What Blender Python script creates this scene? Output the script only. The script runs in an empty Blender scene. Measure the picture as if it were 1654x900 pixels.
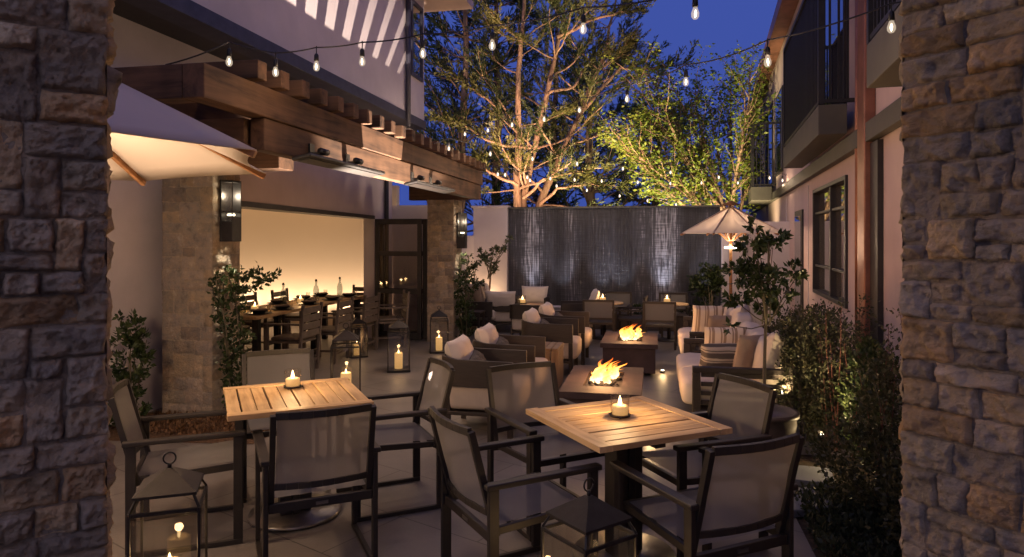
import bpy, math, random
import numpy as np
from mathutils import Vector, Matrix, noise
random.seed(7); np.random.seed(7)
R = math.radians; PI = math.pi
sc = bpy.context.scene
col = sc.collection
# ------------------------------------------------------------------ camera, sky, light, exposure
cd = bpy.data.cameras.new('camera'); cam = bpy.data.objects.new('camera', cd); col.objects.link(cam)
cam.location = (0, 0, 1.7); cam.rotation_euler = (R(90), 0, 0)
cd.sensor_width = 36; cd.lens = 24.0; cd.shift_y = -0.0381; cd.clip_start = .05; cd.clip_end = 900
sc.camera = cam
w = bpy.data.worlds.new('World'); sc.world = w; w.use_nodes = True
nt = w.node_tree; nt.nodes.clear()
o_ = nt.nodes.new('ShaderNodeOutputWorld'); b_ = nt.nodes.new('ShaderNodeBackground')
sky = nt.nodes.new('ShaderNodeTexSky'); sky.sky_type = 'NISHITA'; sky.sun_disc = False
sky.sun_elevation = R(-3.0); sky.sun_rotation = R(170); sky.ozone_density = 4.0; sky.air_density = 1.3
mx = nt.nodes.new('ShaderNodeMix'); mx.data_type = 'RGBA'; mx.inputs[0].default_value = .8
mx.inputs[7].default_value = (.036, .064, .28, 1)          # deep blue hour tint over the dusk sky
nt.links.new(sky.outputs[0], mx.inputs[6]); nt.links.new(mx.outputs[2], b_.inputs[0])
b_.inputs[1].default_value = 1.0
nt.links.new(b_.outputs[0], o_.inputs[0])
def lamp(kind, name, loc, energy, color, parent=None, **k):
    ld = bpy.data.lights.new(name, kind); ld.energy = energy; ld.color = color
    for a, v in k.items():
        if a not in ('aim',): setattr(ld, a, v)
    o = bpy.data.objects.new(name, ld); col.objects.link(o); o.location = loc
    if parent: o.parent = parent
    if 'aim' in k:
        d = Vector(k['aim']) - Vector(loc); o.rotation_euler = d.to_track_quat('-Z', 'Y').to_euler()
    return o
s = lamp('SUN', 'twilight_glow', (0, 0, 30), .38, (1, .82, .74), angle=R(80)); s.rotation_euler = (R(58), 0, R(-10))
sc.view_settings.view_transform = 'Standard'; sc.view_settings.look = 'None'
sc.view_settings.gamma = 1; sc.view_settings.use_curve_mapping = False
sc.view_settings.exposure = .68
sc.render.engine = 'CYCLES'
sc.cycles.use_denoising = True
sc.cycles.sample_clamp_indirect = 2.0; sc.cycles.sample_clamp_direct = 12
sc.cycles.max_bounces = 6; sc.cycles.transparent_max_bounces = 16
sc.cycles.caustics_reflective = False; sc.cycles.caustics_refractive = False

# ------------------------------------------------------------------ frames
TA, TB = R(11.73), R(16.13)                # the courtyard's long axis and the right building's line
def fr(t, X, Y, Z=0): return (X*math.cos(t)+Y*math.sin(t), -X*math.sin(t)+Y*math.cos(t), Z)
def A(X, Y, Z=0): return fr(TA, X, Y, Z)
def B(X, Y, Z=0): return fr(TB, X, Y, Z)
F = 1103.0
def P(u, v, zc): return ((u-827)/F*zc, zc, 1.7-(v-387)/F*zc)

# ------------------------------------------------------------------ mesh builder
def sgnpow(a, p): return math.copysign(abs(a)**p, a)
class MB:
    def __init__(s): s.v = []; s.f = []; s.c = []; s.sm = []
    def add(s, vs, fs, c=None, smooth=False):
        n = len(s.v); s.v += [tuple(p) for p in vs]; s.f += [tuple(i+n for i in f) for f in fs]
        s.c += [c or (1, 1, 1)]*len(vs); s.sm += [smooth]*len(fs); return s
    def box(s, c, d, rot=None, col=None):
        h = [x/2 for x in d]; vs = []
        for z in (-1, 1):
            for x, y in ((-1, -1), (1, -1), (1, 1), (-1, 1)):
                p = Vector((x*h[0], y*h[1], z*h[2]))
                if rot is not None: p = rot @ p
                vs.append(p+Vector(c))
        return s.add(vs, [(3, 2, 1, 0), (4, 5, 6, 7), (0, 1, 5, 4), (1, 2, 6, 5), (2, 3, 7, 6), (3, 0, 4, 7)], col)
    def bx(s, x0, x1, y0, y1, z0, z1, col=None):
        return s.box(((x0+x1)/2, (y0+y1)/2, (z0+z1)/2), (abs(x1-x0), abs(y1-y0), abs(z1-z0)), None, col)
    def bar(s, p0, p1, w, h, up=(0, 0, 1)):
        p0, p1 = Vector(p0), Vector(p1); d = (p1-p0); L = d.length; d.normalize()
        u = Vector(up); x = d.cross(u)
        if x.length < 1e-4: x = d.cross(Vector((0, 1, 0)))
        x.normalize(); z = x.cross(d)
        m = Matrix((x, d, z)).transposed()
        return s.box((p0+p1)/2, (w, L, h), m)
    def tube(s, pts, rad, seg=8, cap=True):
        pts = [Vector(p) for p in pts]; n = len(pts)
        if not hasattr(rad, '__len__'): rad = [rad]*n
        vs = []; fs = []; ref = None
        for i, p in enumerate(pts):
            d = (pts[min(i+1, n-1)]-pts[max(i-1, 0)])
            if d.length < 1e-9: d = Vector((0, 0, 1))
            d.normalize()
            if ref is None:
                ref = d.orthogonal().normalized()
            ref = (ref-d*ref.dot(d));
            if ref.length < 1e-5: ref = d.orthogonal()
            ref.normalize(); b = d.cross(ref)
            for k in range(seg):
                a = 2*PI*k/seg; vs.append(p+(ref*math.cos(a)+b*math.sin(a))*rad[i])
        for i in range(n-1):
            for k in range(seg):
                a = i*seg+k; b = i*seg+(k+1) % seg; fs.append((a, b, b+seg, a+seg))
        if cap: fs.append(tuple(range(seg))[::-1]); fs.append(tuple((n-1)*seg+k for k in range(seg)))
        return s.add(vs, fs, None, seg > 5)
    def lathe(s, prof, c=(0, 0, 0), seg=24, closed=False):
        vs = []; fs = []; n = len(prof)
        for r, z in prof:
            for k in range(seg):
                a = 2*PI*k/seg; vs.append((c[0]+r*math.cos(a), c[1]+r*math.sin(a), c[2]+z))
        for i in range(n-1):
            for k in range(seg):
                a = i*seg+k; b = i*seg+(k+1) % seg; fs.append((a, b, b+seg, a+seg))
        return s.add(vs, fs, None, True)
    def grid(s, fn, nu, nv, smooth=True, flip=False, col=None):
        vs = [fn(i/nu, j/nv) for j in range(nv+1) for i in range(nu+1)]; fs = []
        for j in range(nv):
            for i in range(nu):
                a = j*(nu+1)+i; q = (a, a+1, a+nu+2, a+nu+1); fs.append(q[::-1] if flip else q)
        return s.add(vs, fs, col, smooth)
    def cushion(s, c, d, e=.28, rot=None, n=20, sag=0):          # soft block: a superellipsoid
        vs = []; fs = []
        for j in range(n+1):
            ph = -PI/2+PI*j/n
            for i in range(2*n):
                th = 2*PI*i/(2*n)
                cx = sgnpow(math.cos(ph), e*1.3)
                p = Vector((d[0]/2*cx*sgnpow(math.cos(th), e), d[1]/2*cx*sgnpow(math.sin(th), e), d[2]/2*sgnpow(math.sin(ph), e*1.7)))
                p += Vector((noise.noise(p*9+Vector(c)*3), noise.noise(p*9+Vector((5, 1, 2))), noise.noise(p*8+Vector((1, 9, 2)))))*.008
                if rot is not None: p = rot @ p
                vs.append(p+Vector(c))
        m = 2*n
        for j in range(n):
            for i in range(m):
                a = j*m+i; b = j*m+(i+1) % m; fs.append((a, b, b+m, a+m))
        return s.add(vs, fs, None, True)
    def pillow(s, w, h, t, seed=0, n=16):                         # throw pillow in the XZ plane, thickness along Y, base at z=0
        for sg in (1, -1):
            def fn(a, b, sg=sg):
                u = 2*a-1; v = 2*b-1
                e = (1-abs(u)**3)*(1-abs(v)**3); th = t/2*max(e, 0)**.45
                k = 1-.07*(1-abs(u)**2)*abs(v)**3; l = 1-.07*(1-abs(v)**2)*abs(u)**3
                wr = .012*noise.noise(Vector((u*2.3+seed, v*2.3, sg*2)))+.006*noise.noise(Vector((u*6+seed, v*6, sg*2)))
                return (u*w/2*l, sg*(th+(wr if e > .05 else 0)), h/2+v*h/2*k)
            s.grid(fn, n, n, True, flip=sg > 0)
        return s
    def build(s, name, mat, parent=None, off=(0, 0, 0), bev=0, colors=False, solid=0):
        me = bpy.data.meshes.new(name)
        me.from_pydata([(a-off[0], b-off[1], c-off[2]) for a, b, c in s.v], [], s.f)
        me.polygons.foreach_set('use_smooth', s.sm)
        if mat: me.materials.append(mat)
        if colors:
            ca = me.color_attributes.new('Col', 'FLOAT_COLOR', 'POINT')
            ca.data.foreach_set('color', [x for c in s.c for x in (c[0], c[1], c[2], 1)])
        o = bpy.data.objects.new(name, me); col.objects.link(o)
        if parent: o.parent = parent
        if bev:
            m = o.modifiers.new('b', 'BEVEL'); m.width = bev; m.segments = 2; m.limit_method = 'ANGLE'; m.angle_limit = R(40)
        if solid:
            m = o.modifiers.new('s', 'SOLIDIFY'); m.thickness = solid; m.offset = 0
        me.update()
        return o
def npmesh(name, V, Fq, mat, parent=None, cols=None, smooth=False):
    V = np.asarray(V, np.float32); Fq = np.asarray(Fq, np.int32); k = Fq.shape[1]
    me = bpy.data.meshes.new(name)
    me.vertices.add(len(V)); me.vertices.foreach_set('co', V.ravel())
    me.loops.add(Fq.size); me.loops.foreach_set('vertex_index', Fq.ravel())
    me.polygons.add(len(Fq)); me.polygons.foreach_set('loop_start', np.arange(0, Fq.size, k, dtype=np.int32))
    me.polygons.foreach_set('loop_total', np.full(len(Fq), k, np.int32))
    me.update(calc_edges=True)
    if cols is not None:
        ca = me.color_attributes.new('Col', 'FLOAT_COLOR', 'POINT')
        ca.data.foreach_set('color', np.concatenate([cols, np.ones((len(cols), 1))], 1).astype(np.float32).ravel())
    me.materials.append(mat)
    o = bpy.data.objects.new(name, me); col.objects.link(o)
    if parent: o.parent = parent
    return o
def tag(o, label=None, cat=None, group=None, kind=None):
    if label: o['label'] = label
    if cat: o['category'] = cat
    if group: o['group'] = group
    if kind: o['kind'] = kind
    return o
def empty(name, loc, rz=0, label=None, cat=None, group=None):
    o = bpy.data.objects.new(name, None); col.objects.link(o); o.location = loc; o.rotation_euler = (0, 0, rz)
    o.empty_display_size = .1
    return tag(o, label, cat, group)
def kids(o): return [c for c in list(col.objects) if c.parent == o]
KIDS = {}
def copy_tree(o, parent=None):
    c = o.copy(); col.objects.link(c)
    if parent: c.parent = parent
    if o.name not in KIDS: KIDS[o.name] = kids(o)
    for ch in KIDS[o.name]: copy_tree(ch, c)
    return c
def place(proto, first, loc, rz, label, cat=None, group=None):
    o = proto if first else copy_tree(proto)
    o.location = loc; o.rotation_euler = (0, 0, rz)
    return tag(o, label, cat, group)

# ------------------------------------------------------------------ materials
def mat(name):
    m = bpy.data.materials.new(name); m.use_nodes = True; nt = m.node_tree; nt.nodes.clear()
    out = nt.nodes.new('ShaderNodeOutputMaterial'); return m, nt, out
def N(nt, t, **k):
    n = nt.nodes.new(t)
    for a, v in k.items():
        if a[0] == 'i' and a[1:].isdigit(): n.inputs[int(a[1:])].default_value = v
        else: setattr(n, a, v)
    return n
def L(nt, a, b): nt.links.new(a, b)
def coord(nt, scale=(1, 1, 1), obj=True, rot=(0, 0, 0)):
    t = N(nt, 'ShaderNodeTexCoord'); mp = N(nt, 'ShaderNodeMapping'); mp.inputs[3].default_value = scale; mp.inputs[2].default_value = rot
    if obj: L(nt, t.outputs['Object'], mp.inputs[0])
    else:
        g = N(nt, 'ShaderNodeNewGeometry'); L(nt, g.outputs['Position'], mp.inputs[0])
    return mp.outputs[0]
def ramp(nt, fac, stops):
    r = N(nt, 'ShaderNodeValToRGB'); e = r.color_ramp.elements
    while len(e) < len(stops): e.new(.5)
    for x, (p, c) in zip(e, stops): x.position = p; x.color = (*c, 1)
    L(nt, fac, r.inputs[0]); return r.outputs[0]
def bump(nt, h, strength, dist, bs):
    b = N(nt, 'ShaderNodeBump'); b.inputs['Strength'].default_value = strength; b.inputs['Distance'].default_value = dist
    L(nt, h, b.inputs['Height']); L(nt, b.outputs[0], bs.inputs['Normal'])
def basic(name, c, rough=.6, metal=0, var=.25, scale=6, bmp=0, bscale=60, spec=.5, obj=True, stretch=(1, 1, 1), bdist=.004):
    m, nt, out = mat(name); bs = N(nt, 'ShaderNodeBsdfPrincipled'); L(nt, bs.outputs[0], out.inputs[0])
    v = coord(nt, stretch, obj)
    nz = N(nt, 'ShaderNodeTexNoise'); nz.inputs['Scale'].default_value = scale; nz.inputs['Detail'].default_value = 6; nz.inputs['Roughness'].default_value = .6
    L(nt, v, nz.inputs[0])
    lo = tuple(x*(1-var) for x in c); hi = tuple(min(1, x*(1+var)) for x in c)
    L(nt, ramp(nt, nz.outputs[0], [(.3, lo), (.7, hi)]), bs.inputs['Base Color'])
    bs.inputs['Roughness'].default_value = rough; bs.inputs['Metallic'].default_value = metal; bs.inputs['Specular IOR Level'].default_value = spec
    if bmp:
        n2 = N(nt, 'ShaderNodeTexNoise'); n2.inputs['Scale'].default_value = bscale; n2.inputs['Detail'].default_value = 5; L(nt, v, n2.inputs[0])
        bump(nt, n2.outputs[0], bmp, bdist, bs)
    return m
M = {}
M['metal'] = basic('bronze_metal', (.018, .014, .012), .5, .1, .2, 20, .1, 200)
M['slatmetal'] = basic('grey_brown_frame', (.115, .09, .075), .5, .1, .2, 15, .1, 100)
M['black'] = basic('black_iron', (.022, .02, .02), .45, .4, .3, 20, .15, 150)
M['steel'] = basic('brushed_steel', (.22, .21, .2), .35, .9, .15, 20)
M['cushion'] = basic('cream_fabric', (.56, .49, .43), .9, 0, .07, 5, .35, 260, .1)
M['beige'] = basic('beige_fabric', (.44, .37, .31), .9, 0, .08, 5, .35, 260, .1)
M['darkfab'] = basic('charcoal_fabric', (.075, .065, .06), .95, 0, .5, 30, .5, 200, .1)
M['tan'] = basic('tan_fabric', (.30, .23, .18), .9, 0, .12, 8, .35, 260, .1)
M['wicker'] = basic('dark_wood', (.024, .016, .012), .55, 0, .35, 8, .3, 60, .4, True, (1, 1, 12))
M['stucco'] = basic('white_stucco', (.56, .50, .51), .85, 0, .11, 1.3, .25, 90, .2)
M['stucco2'] = basic('rose_stucco', (.56, .42, .39), .85, 0, .11, 1.1, .25, 90, .2)
M['room'] = basic('cream_plaster', (.62, .53, .42), .8, 0, .03, .8, .06, 60, .2)
M['trim'] = basic('dark_trim', (.030, .026, .026), .5, .2, .25, 8)
M['blue_trim'] = basic('slate_trim', (.05, .05, .075), .5, .1, .25, 8)
M['copper'] = basic('copper', (.30, .13, .085), .42, .6, .3, 5)
M['olive'] = basic('olive_paint', (.070, .062, .048), .6, 0, .2, 3)
M['mulch'] = basic('bark_mulch', (.09, .055, .035), .95, 0, .6, 40, 1, 45, .1, True, (1, 1, 1), .03)
M['soil'] = basic('dark_soil', (.05, .038, .028), .95, 0, .5, 12, 1, 30, .1, False, (1, 1, 1), .03)
M['pot'] = basic('glazed_pot', (.055, .04, .034), .5, 0, .3, 6, .2, 30)
M['firebox'] = basic('fire_pit_stone', (.050, .033, .034), .7, 0, .35, 5, .3, 50, .25)
M['lava'] = basic('black_lava', (.03, .025, .025), .9, 0, .5, 30, .8, 40)
M['wax'] = basic('candle_wax', (.75, .58, .34), .5, 0, .05, 5)
M['bark'] = basic('bark', (.27, .17, .12), .9, 0, .4, 4, 1, 14, .1, False, (4, 4, .7), .04)
M['stem'] = basic('green_stem', (.10, .08, .05), .8, 0, .3, 20)
M['slab'] = basic('bluestone', (.10, .105, .13), .75, 0, .15, 3, .2, 40)
M['rust'] = basic('red_stem', (.16, .06, .045), .8, 0, .3, 20)

def wood(name, c1, c2, axis=0, rough=.5, scale=1.0, knots=True):
    m, nt, out = mat(name); bs = N(nt, 'ShaderNodeBsdfPrincipled'); L(nt, bs.outputs[0], out.inputs[0])
    st = [14*scale]*3; st[axis] = 1.1*scale
    v = coord(nt, tuple(st))
    nz = N(nt, 'ShaderNodeTexNoise'); nz.inputs['Scale'].default_value = 1.6; nz.inputs['Detail'].default_value = 8; nz.inputs['Roughness'].default_value = .65; nz.inputs['Distortion'].default_value = .6
    L(nt, v, nz.inputs[0])
    v2 = coord(nt, (3, 3, 3)); n3 = N(nt, 'ShaderNodeTexNoise'); n3.inputs['Scale'].default_value = 1.2; L(nt, v2, n3.inputs[0])
    mxn = N(nt, 'ShaderNodeMath', operation='MULTIPLY_ADD'); L(nt, n3.outputs[0], mxn.inputs[0]); mxn.inputs[1].default_value = .5
    sb = N(nt, 'ShaderNodeMath', operation='SUBTRACT'); L(nt, nz.outputs[0], sb.inputs[0]); sb.inputs[1].default_value = .25
    L(nt, sb.outputs[0], mxn.inputs[2])
    L(nt, ramp(nt, mxn.outputs[0], [(.3, c1), (.62, c2)]), bs.inputs['Base Color'])
    bs.inputs['Roughness'].default_value = rough; bs.inputs['Specular IOR Level'].default_value = .35
    bump(nt, nz.outputs[0], .3, .004, bs)
    return m
M['teak'] = wood('teak_x', (.32, .19, .085), (.62, .42, .21), 0)
M['teak_y'] = wood('teak_y', (.32, .19, .085), (.62, .42, .21), 1)
M['beam'] = wood('rough_beam', (.038, .020, .012), (.135, .072, .040), 1, .8, .5)
M['beam_x'] = wood('rough_beam_x', (.038, .020, .012), (.135, .072, .040), 0, .8, .5)
M['ribwood'] = wood('umbrella_wood', (.22, .10, .04), (.40, .20, .09), 0, .5)
M['cedar'] = wood('cedar_panel', (.14, .085, .05), (.28, .18, .11), 2, .6, 1)

def sling():
    m, nt, out = mat('sling_mesh'); bs = N(nt, 'ShaderNodeBsdfPrincipled')
    bs.inputs['Base Color'].default_value = (.185, .178, .178, 1); bs.inputs['Roughness'].default_value = .7
    tr = N(nt, 'ShaderNodeBsdfTransparent'); tr.inputs[0].default_value = (1, .98, .95, 1)
    tl = N(nt, 'ShaderNodeBsdfTranslucent'); tl.inputs[0].default_value = (.25, .22, .19, 1)
    a = N(nt, 'ShaderNodeMixShader'); a.inputs[0].default_value = .3; L(nt, bs.outputs[0], a.inputs[1]); L(nt, tl.outputs[0], a.inputs[2])
    x = N(nt, 'ShaderNodeMixShader'); L(nt, a.outputs[0], x.inputs[1]); L(nt, tr.outputs[0], x.inputs[2])
    v = coord(nt, (1, 1, 1)); ck = N(nt, 'ShaderNodeTexNoise'); ck.inputs['Scale'].default_value = 700; L(nt, v, ck.inputs[0])
    mr = N(nt, 'ShaderNodeMapRange'); L(nt, ck.outputs[0], mr.inputs[0]); mr.inputs[3].default_value = .05; mr.inputs[4].default_value = .45
    L(nt, mr.outputs[0], x.inputs[0]); L(nt, x.outputs[0], out.inputs[0]); return m
M['sling'] = sling()

def canvas(tr=.12):
    m, nt, out = mat('umbrella_canvas'); bs = N(nt, 'ShaderNodeBsdfPrincipled'); bs.inputs['Base Color'].default_value = (.62, .53, .46, 1); bs.inputs['Roughness'].default_value = .85
    tl = N(nt, 'ShaderNodeBsdfTranslucent'); tl.inputs[0].default_value = (.6, .5, .42, 1)
    x = N(nt, 'ShaderNodeMixShader'); x.inputs[0].default_value = tr; L(nt, bs.outputs[0], x.inputs[1]); L(nt, tl.outputs[0], x.inputs[2]); L(nt, x.outputs[0], out.inputs[0])
    v = coord(nt); n2 = N(nt, 'ShaderNodeTexNoise'); n2.inputs['Scale'].default_value = 3; L(nt, v, n2.inputs[0]); bump(nt, n2.outputs[0], .3, .03, bs)
    return m
M['canvas'] = canvas()

def glass(name, tint=(1, 1, 1), refl=1.0, rough=.02, base=None):
    m, nt, out = mat(name); tr = N(nt, 'ShaderNodeBsdfTransparent'); tr.inputs[0].default_value = (*tint, 1)
    gl = N(nt, 'ShaderNodeBsdfGlossy'); gl.inputs['Roughness'].default_value = rough; gl.inputs[0].default_value = (refl, refl, refl, 1)
    lw = N(nt, 'ShaderNodeLayerWeight'); lw.inputs[0].default_value = .5
    pw = N(nt, 'ShaderNodeMath', operation='POWER'); L(nt, lw.outputs['Facing'], pw.inputs[0]); pw.inputs[1].default_value = 3.5
    fn = N(nt, 'ShaderNodeMath', operation='MULTIPLY_ADD'); L(nt, pw.outputs[0], fn.inputs[0]); fn.inputs[1].default_value = .6; fn.inputs[2].default_value = .05
    x = N(nt, 'ShaderNodeMixShader'); L(nt, fn.outputs[0], x.inputs[0]); L(nt, tr.outputs[0], x.inputs[1]); L(nt, gl.outputs[0], x.inputs[2])
    L(nt, x.outputs[0], out.inputs[0]); return m
M['canvas_thin'] = canvas(.42)
M['glass'] = glass('clear_glass', (.93, .92, .9))
M['jar'] = glass('jar_glass', (.97, .96, .95), .6)
M['bottle'] = glass('bottle_glass', (.62, .66, .66))
def windowglass(name, dark, mixv):
    m, nt, out = mat(name); bs = N(nt, 'ShaderNodeBsdfPrincipled'); bs.inputs['Base Color'].default_value = (*dark, 1)
    bs.inputs['Roughness'].default_value = .03; bs.inputs['Specular IOR Level'].default_value = .5
    gl = N(nt, 'ShaderNodeBsdfGlossy'); gl.inputs['Roughness'].default_value = .02
    x = N(nt, 'ShaderNodeMixShader'); x.inputs[0].default_value = mixv; L(nt, bs.outputs[0], x.inputs[1]); L(nt, gl.outputs[0], x.inputs[2]); L(nt, x.outputs[0], out.inputs[0]); return m
M['pane'] = windowglass('window_glass', (.10, .085, .07), .35)
M['bluepane'] = windowglass('sky_reflecting_glass', (.02, .03, .05), .6)
def emis(name, c, s_):
    m, nt, out = mat(name); e = N(nt, 'ShaderNodeEmission'); e.inputs[0].default_value = (*c, 1); e.inputs[1].default_value = s_; L(nt, e.outputs[0], out.inputs[0]); return m
M['bulbfil'] = emis('bulb_filament', (1, .78, .52), 9)
M['lampglow'] = emis('lamp_glow', (1, .85, .6), 6)
M['ledglow'] = emis('led_glow', (1, .72, .4), 8)
M['heatglow'] = emis('heater_element', (1, .45, .18), .5)
def bulbglass():
    m, nt, out = mat('bulb_glass'); tr = N(nt, 'ShaderNodeBsdfTransparent'); e = N(nt, 'ShaderNodeEmission'); e.inputs[0].default_value = (1, .80, .60, 1); e.inputs[1].default_value = .55
    x = N(nt, 'ShaderNodeMixShader'); x.inputs[0].default_value = .34; L(nt, tr.outputs[0], x.inputs[1]); L(nt, e.outputs[0], x.inputs[2]); L(nt, x.outputs[0], out.inputs[0]); return m
M['bulb'] = bulbglass()
def flame(name, hgt, s_):
    m, nt, out = mat(name); v = coord(nt); sp = N(nt, 'ShaderNodeSeparateXYZ'); L(nt, v, sp.inputs[0])
    mr = N(nt, 'ShaderNodeMapRange'); L(nt, sp.outputs[2], mr.inputs[0]); mr.inputs[1].default_value = 0; mr.inputs[2].default_value = hgt
    nz = N(nt, 'ShaderNodeTexNoise'); nz.inputs['Scale'].default_value = 3/hgt; nz.inputs['Detail'].default_value = 3; L(nt, v, nz.inputs[0])
    ad = N(nt, 'ShaderNodeMath', operation='MULTIPLY_ADD'); L(nt, nz.outputs[0], ad.inputs[0]); ad.inputs[1].default_value = .7
    s2 = N(nt, 'ShaderNodeMath', operation='SUBTRACT'); L(nt, mr.outputs[0], s2.inputs[0]); s2.inputs[1].default_value = .35; L(nt, s2.outputs[0], ad.inputs[2])
    c = ramp(nt, ad.outputs[0], [(0, (1, .70, .34)), (.22, (1, .50, .12)), (.5, (1, .25, .03)), (.85, (.7, .08, .01))])
    e = N(nt, 'ShaderNodeEmission'); L(nt, c, e.inputs[0]); e.inputs[1].default_value = s_
    tr = N(nt, 'ShaderNodeBsdfTransparent'); x = N(nt, 'ShaderNodeMixShader')
    lw = N(nt, 'ShaderNodeLayerWeight'); lw.inputs[0].default_value = .5
    mu = N(nt, 'ShaderNodeMath', operation='MAXIMUM'); 
    m2 = N(nt, 'ShaderNodeMapRange'); L(nt, ad.outputs[0], m2.inputs[0]); m2.inputs[1].default_value = .2; m2.inputs[2].default_value = .85; m2.inputs[3].default_value = 0; m2.inputs[4].default_value = .9
    L(nt, lw.outputs['Facing'], mu.inputs[0]); L(nt, m2.outputs[0], mu.inputs[1])
    L(nt, mu.outputs[0], x.inputs[0]); L(nt, e.outputs[0], x.inputs[1]); L(nt, tr.outputs[0], x.inputs[2]); L(nt, x.outputs[0], out.inputs[0]); return m
M['fire'] = flame('fire_flame', .24, 2.3)
M['cflame'] = emis('candle_flame', (1, .66, .30), 7)
def glowwax():
    m, nt, out = mat('lit_candle_wax'); bs = N(nt, 'ShaderNodeBsdfPrincipled'); bs.inputs['Base Color'].default_value = (.8, .6, .33, 1)
    bs.inputs['Subsurface Weight'].default_value = .0; bs.inputs['Emission Color'].default_value = (1, .55, .18, 1); bs.inputs['Emission Strength'].default_value = .38
    bs.inputs['Roughness'].default_value = .5; L(nt, bs.outputs[0], out.inputs[0]); return m
M['litwax'] = glowwax()
def stripes(name, base, dark, freq, axis=0):
    m, nt, out = mat(name); bs = N(nt, 'ShaderNodeBsdfPrincipled'); L(nt, bs.outputs[0], out.inputs[0]); bs.inputs['Roughness'].default_value = .9
    v = coord(nt); sp = N(nt, 'ShaderNodeSeparateXYZ'); L(nt, v, sp.inputs[0])
    mu = N(nt, 'ShaderNodeMath', operation='MULTIPLY'); L(nt, sp.outputs[axis], mu.inputs[0]); mu.inputs[1].default_value = freq
    fr_ = N(nt, 'ShaderNodeMath', operation='FRACT'); L(nt, mu.outputs[0], fr_.inputs[0])
    L(nt, ramp(nt, fr_.outputs[0], [(.50, base), (.54, dark), (.64, dark), (.68, base), (.74, base), (.76, dark)]), bs.inputs['Base Color'])
    n2 = N(nt, 'ShaderNodeTexNoise'); n2.inputs['Scale'].default_value = 260; L(nt, v, n2.inputs[0]); bump(nt, n2.outputs[0], .3, .003, bs)
    return m
M['stripe'] = stripes('striped_fabric', (.58, .50, .42), (.27, .20, .15), 9)
M['stripe2'] = stripes('dark_striped_fabric', (.09, .075, .065), (.40, .34, .28), 10, 2)

def stone(name, sc_=1.0, dark=1.0):
    m, nt, out = mat(name); bs = N(nt, 'ShaderNodeBsdfPrincipled'); L(nt, bs.outputs[0], out.inputs[0])
    at = N(nt, 'ShaderNodeAttribute'); at.attribute_name = 'Col'
    v = coord(nt)
    nz = N(nt, 'ShaderNodeTexNoise'); nz.inputs['Scale'].default_value = 9*sc_; nz.inputs['Detail'].default_value = 10; nz.inputs['Roughness'].default_value = .68; L(nt, v, nz.inputs[0])
    c = ramp(nt, nz.outputs[0], [(.30, (.50, .46, .43)), (.46, (.98, .93, .88)), (.56, (1.15, 1.0, .84)), (.70, (1.65, 1.55, 1.42))])
    mul = N(nt, 'ShaderNodeMix', data_type='RGBA', blend_type='MULTIPLY'); mul.inputs[0].default_value = 1
    L(nt, at.outputs[0], mul.inputs[6]); L(nt, c, mul.inputs[7])
    L(nt, mul.outputs[2], bs.inputs['Base Color']); bs.inputs['Roughness'].default_value = .9; bs.inputs['Specular IOR Level'].default_value = .2
    n2 = N(nt, 'ShaderNodeTexNoise'); n2.inputs['Scale'].default_value = 42*sc_; n2.inputs['Detail'].default_value = 10; n2.inputs['Roughness'].default_value = .72; L(nt, v, n2.inputs[0])
    bump(nt, n2.outputs[0], 1.0, .028, bs); return m
M['stone'] = stone('ledger_stone')

def leafmat(name, c1, c2, rough=.5, trans=.35):
    m, nt, out = mat(name); bs = N(nt, 'ShaderNodeBsdfPrincipled'); bs.inputs['Roughness'].default_value = rough; bs.inputs['Specular IOR Level'].default_value = .3
    at = N(nt, 'ShaderNodeAttribute'); at.attribute_name = 'Col'; sp = N(nt, 'ShaderNodeSeparateColor'); L(nt, at.outputs[0], sp.inputs[0])
    c = ramp(nt, sp.outputs[0], [(0, c1), (1, c2)]); L(nt, c, bs.inputs['Base Color'])
    tl = N(nt, 'ShaderNodeBsdfTranslucent'); L(nt, c, tl.inputs[0])
    x = N(nt, 'ShaderNodeMixShader'); x.inputs[0].default_value = trans; L(nt, bs.outputs[0], x.inputs[1]); L(nt, tl.outputs[0], x.inputs[2]); L(nt, x.outputs[0], out.inputs[0]); return m
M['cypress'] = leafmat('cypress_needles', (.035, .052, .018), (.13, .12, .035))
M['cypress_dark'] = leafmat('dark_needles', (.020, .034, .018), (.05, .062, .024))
M['maple'] = leafmat('maple_leaves', (.08, .13, .02), (.22, .24, .035), .5, .5)
M['leaf'] = leafmat('glossy_leaves', (.018, .035, .014), (.065, .085, .03), .35)
M['olive_leaf'] = leafmat('olive_leaves', (.07, .09, .05), (.16, .17, .09), .5)
M['shrub'] = leafmat('shrub_leaves', (.022, .032, .016), (.09, .085, .045), .45)
M['dry_leaf'] = leafmat('dry_leaves', (.07, .035, .018), (.20, .11, .055), .7)
M['ground_leaf'] = leafmat('ground_leaves', (.015, .025, .014), (.05, .06, .035), .5)

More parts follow.
